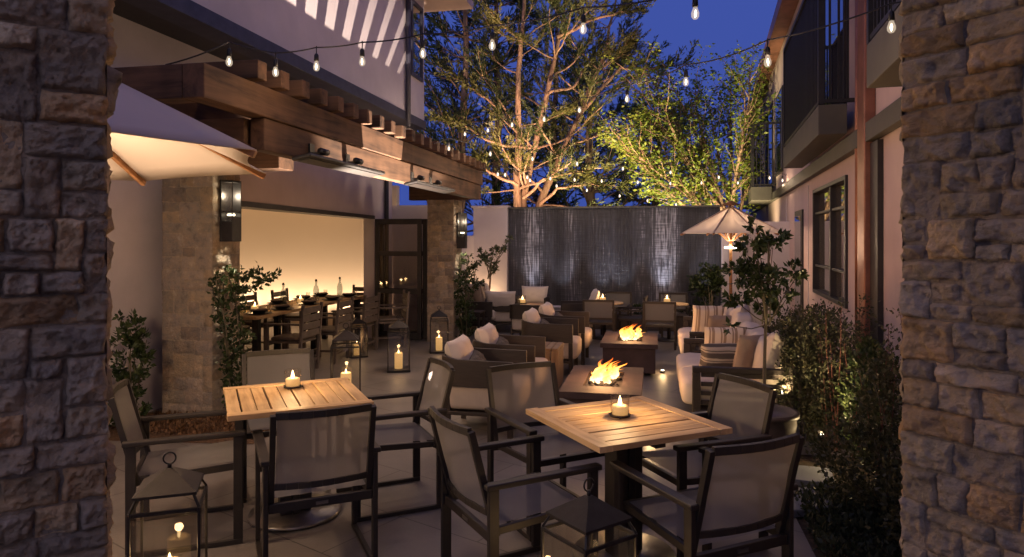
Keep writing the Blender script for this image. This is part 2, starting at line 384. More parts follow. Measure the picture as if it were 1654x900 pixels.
def pavers():
    m, nt, out = mat('concrete_pavers'); bs = N(nt, 'ShaderNodeBsdfPrincipled'); L(nt, bs.outputs[0], out.inputs[0])
    v = coord(nt, (1, 1, 1), False, (0, 0, TA+R(24))); br = N(nt, 'ShaderNodeTexBrick')
    br.offset = 0.5; br.inputs['Scale'].default_value = 1; br.inputs['Mortar Size'].default_value = .005; br.inputs['Mortar Smooth'].default_value = .2
    br.inputs['Brick Width'].default_value = 1.2; br.inputs['Row Height'].default_value = .6
    br.inputs[1].default_value = (.155, .138, .128, 1); br.inputs[2].default_value = (.130, .116, .108, 1); br.inputs[3].default_value = (.055, .048, .043, 1)
    L(nt, v, br.inputs[0])
    nz = N(nt, 'ShaderNodeTexNoise'); nz.inputs['Scale'].default_value = 2.2; nz.inputs['Detail'].default_value = 9; nz.inputs['Roughness'].default_value = .65; L(nt, v, nz.inputs[0])
    c = ramp(nt, nz.outputs[0], [(.3, (.58, .58, .60)), (.5, (.95, .95, .95)), (.7, (1.2, 1.17, 1.12))])
    mul = N(nt, 'ShaderNodeMix', data_type='RGBA', blend_type='MULTIPLY'); mul.inputs[0].default_value = 1
    L(nt, br.outputs[0], mul.inputs[6]); L(nt, c, mul.inputs[7]); L(nt, mul.outputs[2], bs.inputs['Base Color'])
    rr = N(nt, 'ShaderNodeMapRange'); L(nt, nz.outputs[0], rr.inputs[0]); rr.inputs[3].default_value = .38; rr.inputs[4].default_value = .62; L(nt, rr.outputs[0], bs.inputs['Roughness'])
    n2 = N(nt, 'ShaderNodeTexNoise'); n2.inputs['Scale'].default_value = 60; n2.inputs['Detail'].default_value = 6; L(nt, v, n2.inputs[0])
    sb = N(nt, 'ShaderNodeMath', operation='MULTIPLY_ADD'); L(nt, br.outputs[1], sb.inputs[0]); sb.inputs[1].default_value = -1.2; L(nt, n2.outputs[0], sb.inputs[2])
    bump(nt, sb.outputs[0], .25, .006, bs); return m
M['paver'] = pavers()

def waterwall():
    m, nt, out = mat('water_wall_tile'); bs = N(nt, 'ShaderNodeBsdfPrincipled'); L(nt, bs.outputs[0], out.inputs[0])
    t = coord(nt)
    def tex(scale, sx, sy, sz, det=3):
        mp = N(nt, 'ShaderNodeMapping'); mp.inputs[3].default_value = (sx, sy, sz); L(nt, t, mp.inputs[0])
        n = N(nt, 'ShaderNodeTexNoise'); n.inputs['Scale'].default_value = scale; n.inputs['Detail'].default_value = det; L(nt, mp.outputs[0], n.inputs[0]); return n.outputs[0]
    streak = tex(1, 60, 1, .22, 5)
    rw = N(nt, 'ShaderNodeMapRange'); L(nt, tex(1, 2.5, 1, 75, 2), rw.inputs[0]); rw.inputs[1].default_value = .3; rw.inputs[2].default_value = .7; rw.inputs[3].default_value = .38; rw.inputs[4].default_value = .60; rows = rw.outputs[0]
    broken = tex(1, 26, 1, 3, 3)
    a = N(nt, 'ShaderNodeMath', operation='MULTIPLY'); L(nt, streak, a.inputs[0]); L(nt, rows, a.inputs[1])
    b = N(nt, 'ShaderNodeMath', operation='MULTIPLY'); L(nt, a.outputs[0], b.inputs[0]); L(nt, broken, b.inputs[1])
    band = tex(1, 1.5, 1, .02, 1)  # broad bright and dark columns of the uplighting, painted into the tile colour
    lit_band = N(nt, 'ShaderNodeMapRange'); L(nt, band, lit_band.inputs[0]); lit_band.inputs[1].default_value = .36; lit_band.inputs[2].default_value = .62; lit_band.inputs[3].default_value = .2; lit_band.inputs[4].default_value = 1.3
    b2 = N(nt, 'ShaderNodeMath', operation='MULTIPLY'); L(nt, b.outputs[0], b2.inputs[0]); L(nt, lit_band.outputs[0], b2.inputs[1])
    L(nt, ramp(nt, b2.outputs[0], [(.04, (.018, .018, .023)), (.13, (.055, .055, .068)), (.22, (.36, .36, .41))]), bs.inputs['Base Color'])
    bs.inputs['Roughness'].default_value = .32
    ad = N(nt, 'ShaderNodeMath', operation='ADD'); L(nt, rows, ad.inputs[0]); L(nt, streak, ad.inputs[1])
    bump(nt, ad.outputs[0], .8, .03, bs); return m
M['waterwall'] = waterwall()

# ------------------------------------------------------------------ the setting
def sheet(name, x0, x1, y0, y1, z, m, t=0, kind='structure'):
    mb = MB(); pts = [fr(t, x, y, z) for x, y in ((x0, y0), (x1, y0), (x1, y1), (x0, y1))]
    mb.add(pts, [(0, 1, 2, 3)]); o = mb.build(name, m); return tag(o, kind=kind)
sheet('ground', -400, 400, -300, 500, -.008, M['soil'])
sheet('patio_pavement', -10.3, .85, -6, 14.2, 0, M['paver'], TA)
sheet('patio_pavement', .85, 1.9, 5.75, 14.2, 0, M['paver'], TA)

def build_stones(mb, c0, ud, nrm, width, height, rows=(.08, .13), wid=(.1, .3), detail=.012, rough=.02, seed=1, tall=.22, z0=0, pal=None):
    rnd = random.Random(seed); ud = Vector(ud).normalized(); nrm = Vector(nrm).normalized(); c0 = Vector(c0)
    rows_ = []; z = z0
    while z < z0+height-.03:
        h = rnd.uniform(*rows); h = min(h, z0+height-z); rows_.append((z, h)); z += h
    occ = []
    pal = pal or [(.50, .43, .37), (.44, .385, .34), (.52, .45, .37), (.42, .36, .31), (.48, .42, .37), (.54, .43, .31), (.52, .38, .25), (.38, .34, .31)]
    for ri, (z, h) in enumerate(rows_):
        x = 0
        while x < width-.01:
            blk = [q for q in occ if q[0] == ri and q[1] <= x+.001 < q[2]]
            if blk: x = blk[0][2]; continue
            nb = [q[1] for q in occ if q[0] == ri and q[1] > x]
            lim = min(nb+[width])
            wd = rnd.uniform(*wid)
            if x+wd > lim-wid[0]*.5: wd = lim-x
            hh = h
            if ri+1 < len(rows_) and rnd.random() < tall and wd < wid[1]*.8 and not [q for q in occ if q[0] == ri+1 and q[1] < x+wd and q[2] > x]:
                hh = h+rows_[ri+1][1]; occ.append((ri+1, x, x+wd))
            g = min(detail*.3, .004)+.0015; x0, x1, y0, y1 = x+g, x+wd-g, z+g, z+hh-g
            nu = max(3, int((x1-x0)/detail)); nv = max(3, int((y1-y0)/detail))
            nu = min(nu, 26); nv = min(nv, 20)
            c = rnd.choice(pal); k = rnd.uniform(.78, 1.18); c = (c[0]*k, c[1]*k, c[2]*k*.92)
            ph = rnd.uniform(0, 50); lift = rnd.uniform(0, rough*1.3); tilt = rnd.uniform(-1, 1)*rough*.8; tilt2 = rnd.uniform(-1, 1)*rough*.6
            j = [rnd.uniform(-1, 1)*g*1.2 for _ in range(8)]
            def fn(a, b):
                xx = x0+(x1-x0)*a+(j[0]*(1-b)+j[1]*b if a < .5 else j[2]*(1-b)+j[3]*b)*abs(2*a-1)
                yy = y0+(y1-y0)*b+(j[4]*(1-a)+j[5]*a if b < .5 else j[6]*(1-a)+j[7]*a)*abs(2*b-1)
                ea = min(a, 1-a)*(x1-x0); eb = min(b, 1-b)*(y1-y0); e = min(ea, eb)/(rough*.8)*(1+.5*noise.noise(Vector((xx*30+ph, yy*30, 1))))
                e = 1-(1-min(e, 1))**3
                q = Vector((xx*7+ph, yy*7, ph)); d = noise.fractal(q, 1, 2, 4)*rough*.5+(.5-abs(noise.noise(q*2.2))*2)*rough*.75+noise.fractal(q*6, .55, 2.1, 5)*rough*.65
                if e < .9:
                    xx += noise.noise(Vector((xx*40, yy*40, ph)))*g*2.2; yy += noise.noise(Vector((yy*40, xx*40, ph+9)))*g*1.6
                d = -rough*.30+e*(rough*.55+lift*.7+d*1.15+tilt*.6*(2*a-1)+tilt2*.6*(2*b-1))
                return c0+ud*xx+Vector((0, 0, yy))+nrm*d
            mb.grid(fn, nu, nv, True, col=c)
            x += wd
MORT = (.36, .32, .27)
def foreground_pillar(name, c0, ud, back, label, seed, wide):
    c0 = Vector(c0); ud = Vector(ud).normalized(); back = Vector(back).normalized()
    root = empty(name, (c0.x, c0.y, 0), 0, label, 'stone pillar')
    mb = MB(); n = -back
    # ud points along the seen face away from its inner edge; keep the normals outward
    cross = ud.cross(Vector((0, 0, 1)))
    if cross.dot(n) < 0:
        a = c0+ud*wide; build_stones(mb, (a.x, a.y, 0), -ud, n, wide, 3.6, (.042, .088), (.06, .19), .0042, .0135, seed)
    else:
        build_stones(mb, (c0.x, c0.y, 0), ud, n, wide, 3.6, (.042, .088), (.06, .19), .0042, .0135, seed)
    # the jamb that faces the courtyard
    m2 = MB()
    if (-ud).cross(Vector((0, 0, 1))).dot(back) > 0 or True:
        for (p, u, nn) in ((c0, back, -ud),):
            cr = u.cross(Vector((0, 0, 1)))
            if cr.dot(nn) < 0: p2 = p+u*.30; build_stones(mb, (p2.x, p2.y, 0), -u, nn, .30, 3.6, (.085, .135), (.1, .2), .012, .011, seed+5)
            else: build_stones(mb, (p.x, p.y, 0), u, nn, .30, 3.6, (.085, .135), (.1, .2), .012, .011, seed+5)
    q = [c0+ud*.006+back*.006, c0+ud*wide+back*.006, c0+ud*wide+back*.30, c0+ud*.006+back*.294]
    vs = [(a.x, a.y, z) for z in (0, 3.6) for a in q]
    mb.build('stonework', M['stone'], root, (c0.x, c0.y, 0), colors=True)
    core = MB(); core.add(vs, [(3, 2, 1, 0), (4, 5, 6, 7), (0, 1, 5, 4), (1, 2, 6, 5), (2, 3, 7, 6), (3, 0, 4, 7)], MORT)
    core.build('mortar_core', M['stone'], root, (c0.x, c0.y, 0), colors=True)
    return root
foreground_pillar('stone_pillar', (-.975, 1.65, 0), (-.82, -.57, 0), (-.57, .82, 0), 'rough stone pillar beside the cream umbrella canopy, framing the view', 3, .62)
foreground_pillar('stone_pillar', (1.025, 1.8, 0), (.5, -.866, 0), (.866, .5, 0), 'rough stone pillar beside the shrubs and the copper pipe, framing the view', 11, .62)

def patio_pillar(X0, X1, Y0, Y1, h, label, seed):
    o0 = (X0+X1)/2, (Y0+Y1)/2
    root = empty('stone_pillar', A(*o0), -TA, label, 'stone pillar')
    mb = MB(); k = dict(rows=(.09, .15), wid=(.12, .30), detail=.025, rough=.008, pal=[(.33, .29, .28), (.30, .27, .27), (.36, .32, .29), (.29, .255, .25), (.32, .29, .275), (.37, .31, .26), (.27, .245, .24)])
    build_stones(mb, (X0, Y0, 0), (1, 0, 0), (0, -1, 0), X1-X0, h, seed=seed, **k)
    build_stones(mb, (X1, Y0, 0), (0, 1, 0), (1, 0, 0), Y1-Y0, h, seed=seed+1, **k)
    mb.bx(X0+.005, X1-.005, Y0+.005, Y1, 0, h, MORT)
    mb.build('stonework', M['stone'], root, (o0[0], o0[1], 0), colors=True)
    return root
patio_pillar(-4.72, -4.16, 5.85, 6.3, 2.36, 'purple grey stone pillar with climbing vine beside the dining room', 21)
patio_pillar(-3.70, -3.24, 10.85, 11.35, 2.36, 'far pale stone pillar beside the folded glass doors', 31)

# ---- left building
bx0, by0 = -4.87, 8.0
bl = empty('stucco_building', A(bx0, by0), -TA, 'white stucco two storey building behind the timber pergola', 'building')
OFF = (bx0, by0, 0)
d2 = -.09
def L2(Y): return -4.3+d2*(Y-6.4)
m = MB()
m.bx(-5.12, -4.87, -1, 6.44, 0, 4.0); m.bx(-5.12, -4.87, 6.44, 12.1, 2.76, 4.0); m.bx(-4.87, -4.4, 11.9, 12.1, 2.97, 3.78)                                   # near lower wall
m.build('wall', M['stucco'], bl, OFF)
m = MB()                                                                # lower wall with the dining opening
def wall2(Y0, Y1, z0, z1, th=.2):
    a = [(L2(Y0)-th, Y0), (L2(Y0), Y0), (L2(Y1), Y1), (L2(Y1)-th, Y1)]
    m.add([(x, y, z) for z in (z0, z1) for x, y in a], [(3, 2, 1, 0), (4, 5, 6, 7), (0, 1, 5, 4), (1, 2, 6, 5), (2, 3, 7, 6), (3, 0, 4, 7)])
wall2(6.3, 11.05, 2.09, 2.97); wall2(11.05, 12.1, 0, 2.97); wall2(6.22, 6.30, 0, 2.97)
m.build('opening_wall', M['stucco'], bl, OFF)
m = MB(); m.bx(-4.86, -4.5, 6.36, 6.56, 0, 2.97); m.build('wall_return', M['stucco'], bl, OFF)
m = MB()
def fr2(Y0, Y1, z0, z1, d0=-.24, d1=.03):
    a = [(L2(Y0)+d0, Y0), (L2(Y0)+d1, Y0), (L2(Y1)+d1, Y1), (L2(Y1)+d0, Y1)]
    m.add([(x, y, z) for z in (z0, z1) for x, y in a], [(3, 2, 1, 0), (4, 5, 6, 7), (0, 1, 5, 4), (1, 2, 6, 5), (2, 3, 7, 6), (3, 0, 4, 7)])
fr2(6.2, 11.0, 2.05, 2.11); m.build('door_track', M['trim'], bl, OFF, .003)
m = MB(); m.bx(-4.84, -3.76, 12.12, 12.3, 0, 2.34); m.build('link_wall', M['stucco'], bl, OFF)
m = MB(); m.bx(-10.4, -4.9, 12.55, 12.7, 0, 2.75); m.build('dining_room_wall', M['room'], bl, OFF)
m = MB(); m.bx(-10.5, -10.35, 6.4, 12.7, 0, 2.75); m.build('dining_side_wall', M['room'], bl, OFF)
m = MB(); m.bx(-10.4, -5.2, 6.44, 6.56, 0, 2.75); m.build('dining_front_wall', M['room'], bl, OFF)
m = MB(); m.bx(-10.4, -5.13, 6.6, 12.5, 2.6, 2.7); m.build('dining_ceiling', M['room'], bl, OFF)
XU = -4.2; ZU = 3.75; YU = 12.15
m = MB(); m.bx(XU-.25, XU, -1, YU, ZU+.16, 6.3); m.bx(-9, XU-.25, YU-.2, YU, ZU+.16, 6.3)
m.build('upper_wall', M['stucco'], bl, OFF)
m = MB(); m.bx(XU-.27, XU+.03, -1, YU+.03, ZU, ZU+.155); m.build('fascia', M['blue_trim'], bl, OFF, .004)
m = MB(); m.bx(-9, XU-.28, -1, YU, ZU+.03, ZU+.12); m.build('soffit', M['trim'], bl, OFF)
m = MB(); m.bx(-9.5, -3.45, -1, YU+.75, 6.2, 6.34); m.build('roof', M['stucco2'], bl, OFF)
m = MB(); m.tube([(XU+.06, 11.15, ZU-.1), (XU+.06, 11.15, 6.2)], .045, 10); m.build('downpipe', M['blue_trim'], bl, OFF)
m = MB(); m.tube([(L2(11.6)+.05, 11.6, 0.2), (L2(11.6)+.05, 11.6, 3.7)], .04, 10); m.build('downpipe', M['trim'], bl, OFF)
m = MB()                                                                # narrow upper window
for a in ((XU-.02, XU+.04, 11.40, 11.46, 4.6, 5.95), (XU-.02, XU+.04, 11.94, 12.0, 4.6, 5.95), (XU-.02, XU+.04, 11.46, 11.94, 4.6, 4.66), (XU-.02, XU+.04, 11.46, 11.94, 5.89, 5.95), (XU-.01, XU+.035, 11.46, 11.94, 5.25, 5.28)): m.bx(*a)
wf = m.build('window', M['blue_trim'], bl, OFF)
m = MB(); m.bx(XU+.005, XU+.015, 11.46, 11.94, 4.66, 5.89); m.build('pane', M['bluepane'], wf, OFF)
# folded glass doors at the far end of the opening (two leaves stacked)
for k, yy in enumerate((10.95, 11.09)):
    x0, x1 = -4.66+.02*k, -3.83+.05*k
    m = MB()
    for z0, z1 in ((0.01, .12), (.78, .86), (1.42, 1.5), (1.96, 2.05)): m.bx(x0+.07, x1-.07, yy-.025, yy+.025, z0, z1)
    m.bx(x0, x0+.07, yy-.025, yy+.025, .01, 2.05); m.bx(x1-.07, x1, yy-.025, yy+.025, .01, 2.05)
    df = m.build('folding_door', M['trim'], bl, OFF, .004)
    m = MB(); m.bx(x0+.07, x1-.07, yy-.004, yy+.004, .12, 1.96); m.build('pane', M['glass'], df, OFF)
# floor uplights of the dining room
for k in range(7):
    m = MB(); m.lathe([(.0, 0), (.06, 0), (.06, .09), (.045, .09), (.045, .05), (0, .05)], (-9.6+.75*k, 12.3, 0.002), 14)
    u_ = m.build('uplight', M['black'], None); tag(u_, 'round floor uplight %s from the left at the cream dining room wall' % ('one', 'two', 'three', 'four', 'five', 'six', 'seven')[k], 'uplight', 'uplights in the dining room'); u_.rotation_euler = (0, 0, -TA)
    m2 = MB(); m2.lathe([(0, .052), (.04, .052), (.04, .056), (0, .056)], (-9.6+.75*k, 12.3, 0.002), 12); g = m2.build('lens', M['lampglow'], u_)
    lamp('SPOT', 'uplight_beam', (-9.6+.75*k, 12.3, .12), 50, (1, .69, .43), u_, aim=(-9.6+.75*k, 12.62, 2.6), spot_size=R(150), spot_blend=1, shadow_soft_size=.05)

# ---- right building (frame B; lateral 1.5)
br_ = empty('stucco_building', B(1.5, 10), -TB, 'rose lit stucco building with iron balconies and copper downpipe', 'building')
OB = (1.5, 10, 0); D = 1.5
m = MB()
yw0, yw1, zw0, zw1 = 8.44, 10.98, .92, 2.43
for a in ((D, D+.25, -2, yw0, 0, 5.86), (D, D+.25, yw1, 27, 0, 5.86), (D, D+.25, yw0, yw1, 0, zw0), (D, D+.25, yw0, yw1, zw1, 5.86), (D+.25, 6, 26.8, 27, 0, 5.86)): m.bx(*a)
m.build('wall', M['stucco2'], br_, OB)
m = MB(); m.bx(D-.09, D, -2, 27, 2.62, 2.80); m.build('belly_band', M['olive'], br_, OB, .006)
m = MB(); m.bx(D-.26, 7, -2, 27.4, 5.87, 6.0); m.bx(D-.30, D-.26, -2, 27.4, 5.82, 6.08); m.build('eave', M['copper'], br_, OB, .005)
m = MB()
t = .05
for a in ((D-.03, D+.1, yw0, yw0+t, zw0, zw1), (D-.03, D+.1, yw1-t, yw1, zw0, zw1), (D-.03, D+.1, yw0+t, yw1-t, zw0, zw0+t), (D-.03, D+.1, yw0+t, yw1-t, zw1-t, zw1)): m.bx(*a)
ym = 9.55
m.bx(D-.015, D+.09, ym-.03, ym+.03, zw0+t, zw1-t)
for z in (1.32, 2.08): m.bx(D, D+.08, yw0+t, ym-.03, z-.016, z+.016); m.bx(D, D+.08, ym+.03, yw1-t, z-.016, z+.016)
wn = m.build('window', M['trim'], br_, OB, .003)
m = MB(); m.bx(D+.05, D+.06, yw0+t, yw1-t, zw0+t, zw1-t); m.build('pane', M['pane'], wn, OB)
m = MB(); m.bx(D+.12, D+.14, yw0, yw1, zw0, zw1); m.build('blind', M['cushion'], wn, OB)
# wide copper post and thin pipe
m = MB(); m.bx(D-.10, D, 7.1, 7.42, 0, 5.8); m.build('copper_post', M['copper'], br_, OB, .01)
m = MB(); m.tube([(D-.05, 7.62, .1), (D-.05, 7.62, 5.8)], .035, 10); m.build('downpipe', M['copper'], br_, OB)
m = MB(); m.bx(D-.05, D-.002, 6.8, 7.09, 0, 2.6); m.build('dark_jamb', M['trim'], br_, OB)
for yj in (11.6, 14.8):
    m = MB(); m.bx(D-.012, D, yj, yj+.03, 0.1, 2.55); m.build('wall_joint', M['stucco'], br_, OB)
def balcony(y0, y1, zb, zt, out, doors):
    bal = MB(); bal.bx(D-out, D-.1, y0, y1, zb, zb+.32)
    b = bal.build('balcony', M['olive'], br_, OB, .006)
    r = MB()
    n = int((y1-y0)/.105)
    for i in range(n+1): y = y0+.03+(y1-y0-.06)*i/n; r.bx(D-out+.02, D-out+.045, y-.011, y+.011, zb+.38, zt-.05)
    k = int(out/.105)
    for y in (y0+.03, y1-.03):
        for i in range(1, k+1): x = D-out+.03+(out-.03)*i/(k+1); r.bx(x-.011, x+.011, y-.012, y+.012, zb+.38, zt-.05)
        r.bx(D-out+.045, D-.0, y-.02, y+.02, zt-.05, zt); r.bx(D-out+.045, D-.0, y-.02, y+.02, zb+.34, zb+.38)
    r.bx(D-out, D-out+.055, y0, y1, zt-.05, zt); r.bx(D-out+.01, D-out+.05, y0, y1, zb+.34, zb+.38)
    r.bx(D-out, D-out+.06, y0-.002, y0+.06, zb+.325, zt-.052); r.bx(D-out, D-out+.06, y1-.06, y1+.002, zb+.325, zt-.052)
    r.build('railing', M['black'], b, OB)
    for (a0, a1) in doors:
        q = MB(); zf = zb+.36
        q.bx(D-.03, D+.03, a0, a0+.08, zf, zf+2.1); q.bx(D-.03, D+.03, a1-.08, a1, zf, zf+2.1); q.bx(D-.03, D+.03, a0+.08, a1-.08, zf+2.02, zf+2.1); q.bx(D-.03, D+.03, a0+.08, a1-.08, zf, zf+.12)
        dd = q.build('balcony_door', M['trim'], br_, OB)
        q = MB(); q.bx(D-.005, D+.005, a0+.08, a1-.08, zf+.12, zf+2.02); q.build('pane', M['bluepane'], dd, OB)
balcony(7.93, 11.55, 2.82, 4.7, .38, [(8.5, 10.2)])
balcony(17.0, 22.0, 2.62, 4.45, .55, [(17.8, 19.6)])
balcony(2.2, 5.6, 2.82, 4.7, .38, [(2.8, 4.6)])
for (a0, a1) in ((15.4, 16.9), ):
    q = MB(); q.bx(D-.03, D+.02, a0, a1, 3.15, 4.95); ww = q.build('window', M['trim'], br_, OB); q = MB(); q.bx(D-.04, D-.032, a0+.07, a1-.07, 3.22, 4.88); q.build('pane', M['bluepane'], ww, OB)
q = MB(); q.bx(D-.03, D+.02, 12.2, 13.2, .02, 2.2); ww = q.build('door', M['trim'], br_, OB, .004); q = MB(); q.bx(D-.04, D-.032, 12.3, 13.1, .5, 2.1); q.build('pane', M['pane'], ww, OB)

# ---- end wall of the courtyard and the water wall
ew = empty('garden_wall', A(-3.3, 14), -TA, 'white rendered end wall beside the dark water wall', 'wall')
OE = (-3.3, 14, 0)
m = MB(); m.bx(-3.72, -2.99, 13.9, 14.2, 0, 2.36); m.build('wall_end', M['stucco'], ew, OE, .01)
m = MB(); m.bx(-3.88, -3.72, 10.2+1.2, 14.15, 0, 1.78); m.bx(-3.74, -3.70, 12.6, 13.9, 0, 1.78); m.build('wall', M['stucco'], ew, OE, .01)
m = MB(); m.bx(-3.76, -2.97, 13.87, 14.23, 2.362, 2.41); m.build('coping', M['stucco'], ew, OE, .008)
e2 = empty('garden_wall', A(1.7, 14), -TA, 'pale rendered wall pier between water wall and rose building', 'wall')
m = MB(); m.bx(1.30, 1.78, 13.9, 14.2, 0, 2.05); m.bx(1.78, 3.2, 14.1, 14.3, 0, 2.05); m.build('wall_end', M['stucco'], e2, (1.7, 14, 0), .01)
wwl = empty('water_wall', A(-.84, 14), -TA, 'dark rippling water wall lit from below with basin ledge', 'fountain')
OW = (-.84, 14, 0)
m = MB(); m.bx(-2.97, 1.28, 14.0, 14.25, 0, 2.34); m.build('tile_wall', M['waterwall'], wwl, OW)
m = MB(); m.bx(-2.985, 1.295, 13.92, 14.27, 2.342, 2.375); m.build('coping', M['olive'], wwl, OW, .005)
m = MB(); m.bx(-2.96, 1.27, 13.42, 13.52, 0, .34); m.bx(-2.96, 1.27, 13.38, 13.56, .342, .38); m.build('basin_ledge', M['stucco'], wwl, OW, .008)
m = MB(); m.bx(-2.96, 1.27, 13.52, 13.99, 0, .2); m.build('basin_floor', M['slab'], wwl, OW)
for k, xx in enumerate((-2.45, -1.85, -1.02, -.62, .18, .95)):
    lamp('SPOT', 'basin_light', (xx-OW[0], 13.66-OW[1], .24), (45, 60, 55, 60, 80, 60)[k], (.86, .88, 1), wwl, aim=(xx-OW[0], 14.02-OW[1], 2.2), spot_size=R(50), spot_blend=1, shadow_soft_size=.04)
# low planter in front of the basin
pl = empty('planter', A(-.5, 13.1), -TA, 'long low planter trough in front of the water wall', 'planter')
m = MB(); m.bx(-2.3, 1.3, 12.98, 13.36, 0, .28); m.build('trough', M['pot'], pl, (-.5, 13.1, 0), .01)

# ---- the pergola
pg = empty('pergola', A(-3, 7), -TA, 'heavy rough timber pergola along the white building', 'pergola'); OP = (-3, 7, 0)
def beam(x0, x1, y0, y1, z0, z1, m='beam', name='beam'):
    q = MB(); q.bx(x0, x1, y0, y1, z0, z1); return q.build(name, M[m], pg, OP, .008)
beam(-2.88-.16, -2.88, 3.96, 11.4, 2.63, 2.86)
beam(-2.88-.14, -2.90, 4.70, 11.36, 2.38, 2.626)
beam(-4.8, -3.045, 3.96, 4.12, 2.63, 2.86, 'beam_x')
beam(-4.8, -3.045, 4.66, 4.86, 2.38, 2.626, 'beam_x')
beam(-4.15, -3.045, 11.2, 11.38, 2.38, 2.626, 'beam_x')
beam(-4.15, -3.045, 11.2, 11.36, 2.63, 2.86, 'beam_x')
beam(-4.12, -3.62, 4.13, 11.19, 2.80, 2.86)  # unseen flat board, added to keep low uplight off the upper wall
beam(-4.7, -3.5, 5.92, 6.2, 2.38, 2.626, 'beam_x')
beam(-3.62, -3.48, 4.13, 11.19, 2.63, 2.86)
for i in range(22):
    y = 4.5+.32*i; beam(-4.15, -2.79, y-.06, y+.06, 2.864, 3.0, 'beam_x', 'rafter')
# warm uplight that throws the rafters' shadows on the upper wall
ug = empty('uplight', A(-2.3, 7.0, 0), -TA, 'small black floor uplight between the club chairs and the pergola', 'uplight')
m = MB(); m.lathe([(0, 0), (.05, 0), (.06, .12), (.05, .12), (.05, .08), (0, .08)], (0, 0, 0), 14); m.bx(-.064, -.06, -.14, .14, 0, .262); m.build('housing', M['black'], ug)  # includes a side plate added to block low rays toward the wall
lamp('SPOT', 'uplight_beam', (0, 0, .15), 2900, (1, .80, .64), ug, aim=(-1.45, .5, 4.9), spot_size=R(78), spot_blend=.35, shadow_soft_size=.015)

# ---- heaters under the beam
def heater(first=None):
    h = empty('patio_heater', (0, 0, 0))
    m = MB(); m.box((0, 0, -.06), (.17, 1.55, .03), Matrix.Rotation(R(-12), 3, 'Y')); m.build('housing', M['black'], h, bev=.01)
    m = MB(); m.box((.004, 0, -.079), (.10, 1.45, .006), Matrix.Rotation(R(-12), 3, 'Y')); m.build('element', M['metal'], h)
    for y in (-.35, .35):
        m = MB(); m.bx(-.13, .0, y-.012, y+.012, .0, .03); m.bx(-.14, -.125, y-.04, y+.04, -.02, .10); m.tube([(-.02, y-.06, .03), (-.02, y+.06, .03)], .03, 8); m.build('bracket', M['black'], h)
    return h
hp = heater()
place(hp, True, A(-2.75, 5.75, 2.42), -TA, 'long black bar heater bracketed to the near half of the beam', 'patio heater', 'bar heaters on the pergola beam')
place(hp, False, A(-2.75, 8.25, 2.42), -TA, 'long black bar heater near the far end of the beam, underside glinting', 'patio heater', 'bar heaters on the pergola beam')
for yy in (5.4, 6.1, 7.9, 8.6): lamp('SPOT', 'pergola_fill', A(-2.62, yy, 2.28), 26, (1, .70, .46), None, spot_size=R(125), spot_blend=1, shadow_soft_size=.08)  # added downlights that warm the pergola floor; the heaters themselves stay dark

# ---- sconces
def sconce(X, Y, Z, label, e):
    sroot = empty('wall_sconce', A(X, Y, Z), -TA, label, 'wall lamp', 'sconces on the stone pillars')
    m = MB(); m.bx(0, .02, -.075, .075, -.30, .30); m.bx(.02, .14, -.075, -.065, -.30, -.1); m.bx(.02, .14, -.075, -.065, .28, .30); m.bx(.13, .14, -.075, -.065, -.1, .28); m.bx(.02, .14, .065, .075, -.30, .30); m.bx(.13, .14, -.065, .065, -.30, -.06); m.bx(.02, .13, -.065, .065, .28, .30); m.bx(.02, .135, -.064, .064, -.02, 0.0)
    m.build('housing', M['black'], sroot, bev=.003)
    m = MB(); m.lathe([(0, -.045), (.035, -.045), (.035, -.03), (0, -.03)], (.075, 0, 0), 12); m.build('lamp_bulb', M['lampglow'], sroot)
    m = MB(); m.bx(.02, .13, -.073, -.069, -.1, .28); m.build('pane', M['glass'], sroot)
    lamp('SPOT', 'sconce_beam', (.075, 0, -.06), e, (1, .82, .58), sroot, aim=(.05, -.03, -1), spot_size=R(100), spot_blend=.9, shadow_soft_size=.03)
    lamp('POINT', 'sconce_glow', (.075, 0, .15), e*.06, (1, .82, .58), sroot, shadow_soft_size=.03)
sconce(-4.15, 6.02, 1.98, 'black box sconce on the near stone pillar above the vine', 45)
sconce(-3.23, 11.08, 1.85, 'black box sconce on the far stone pillar above the vine', 45)

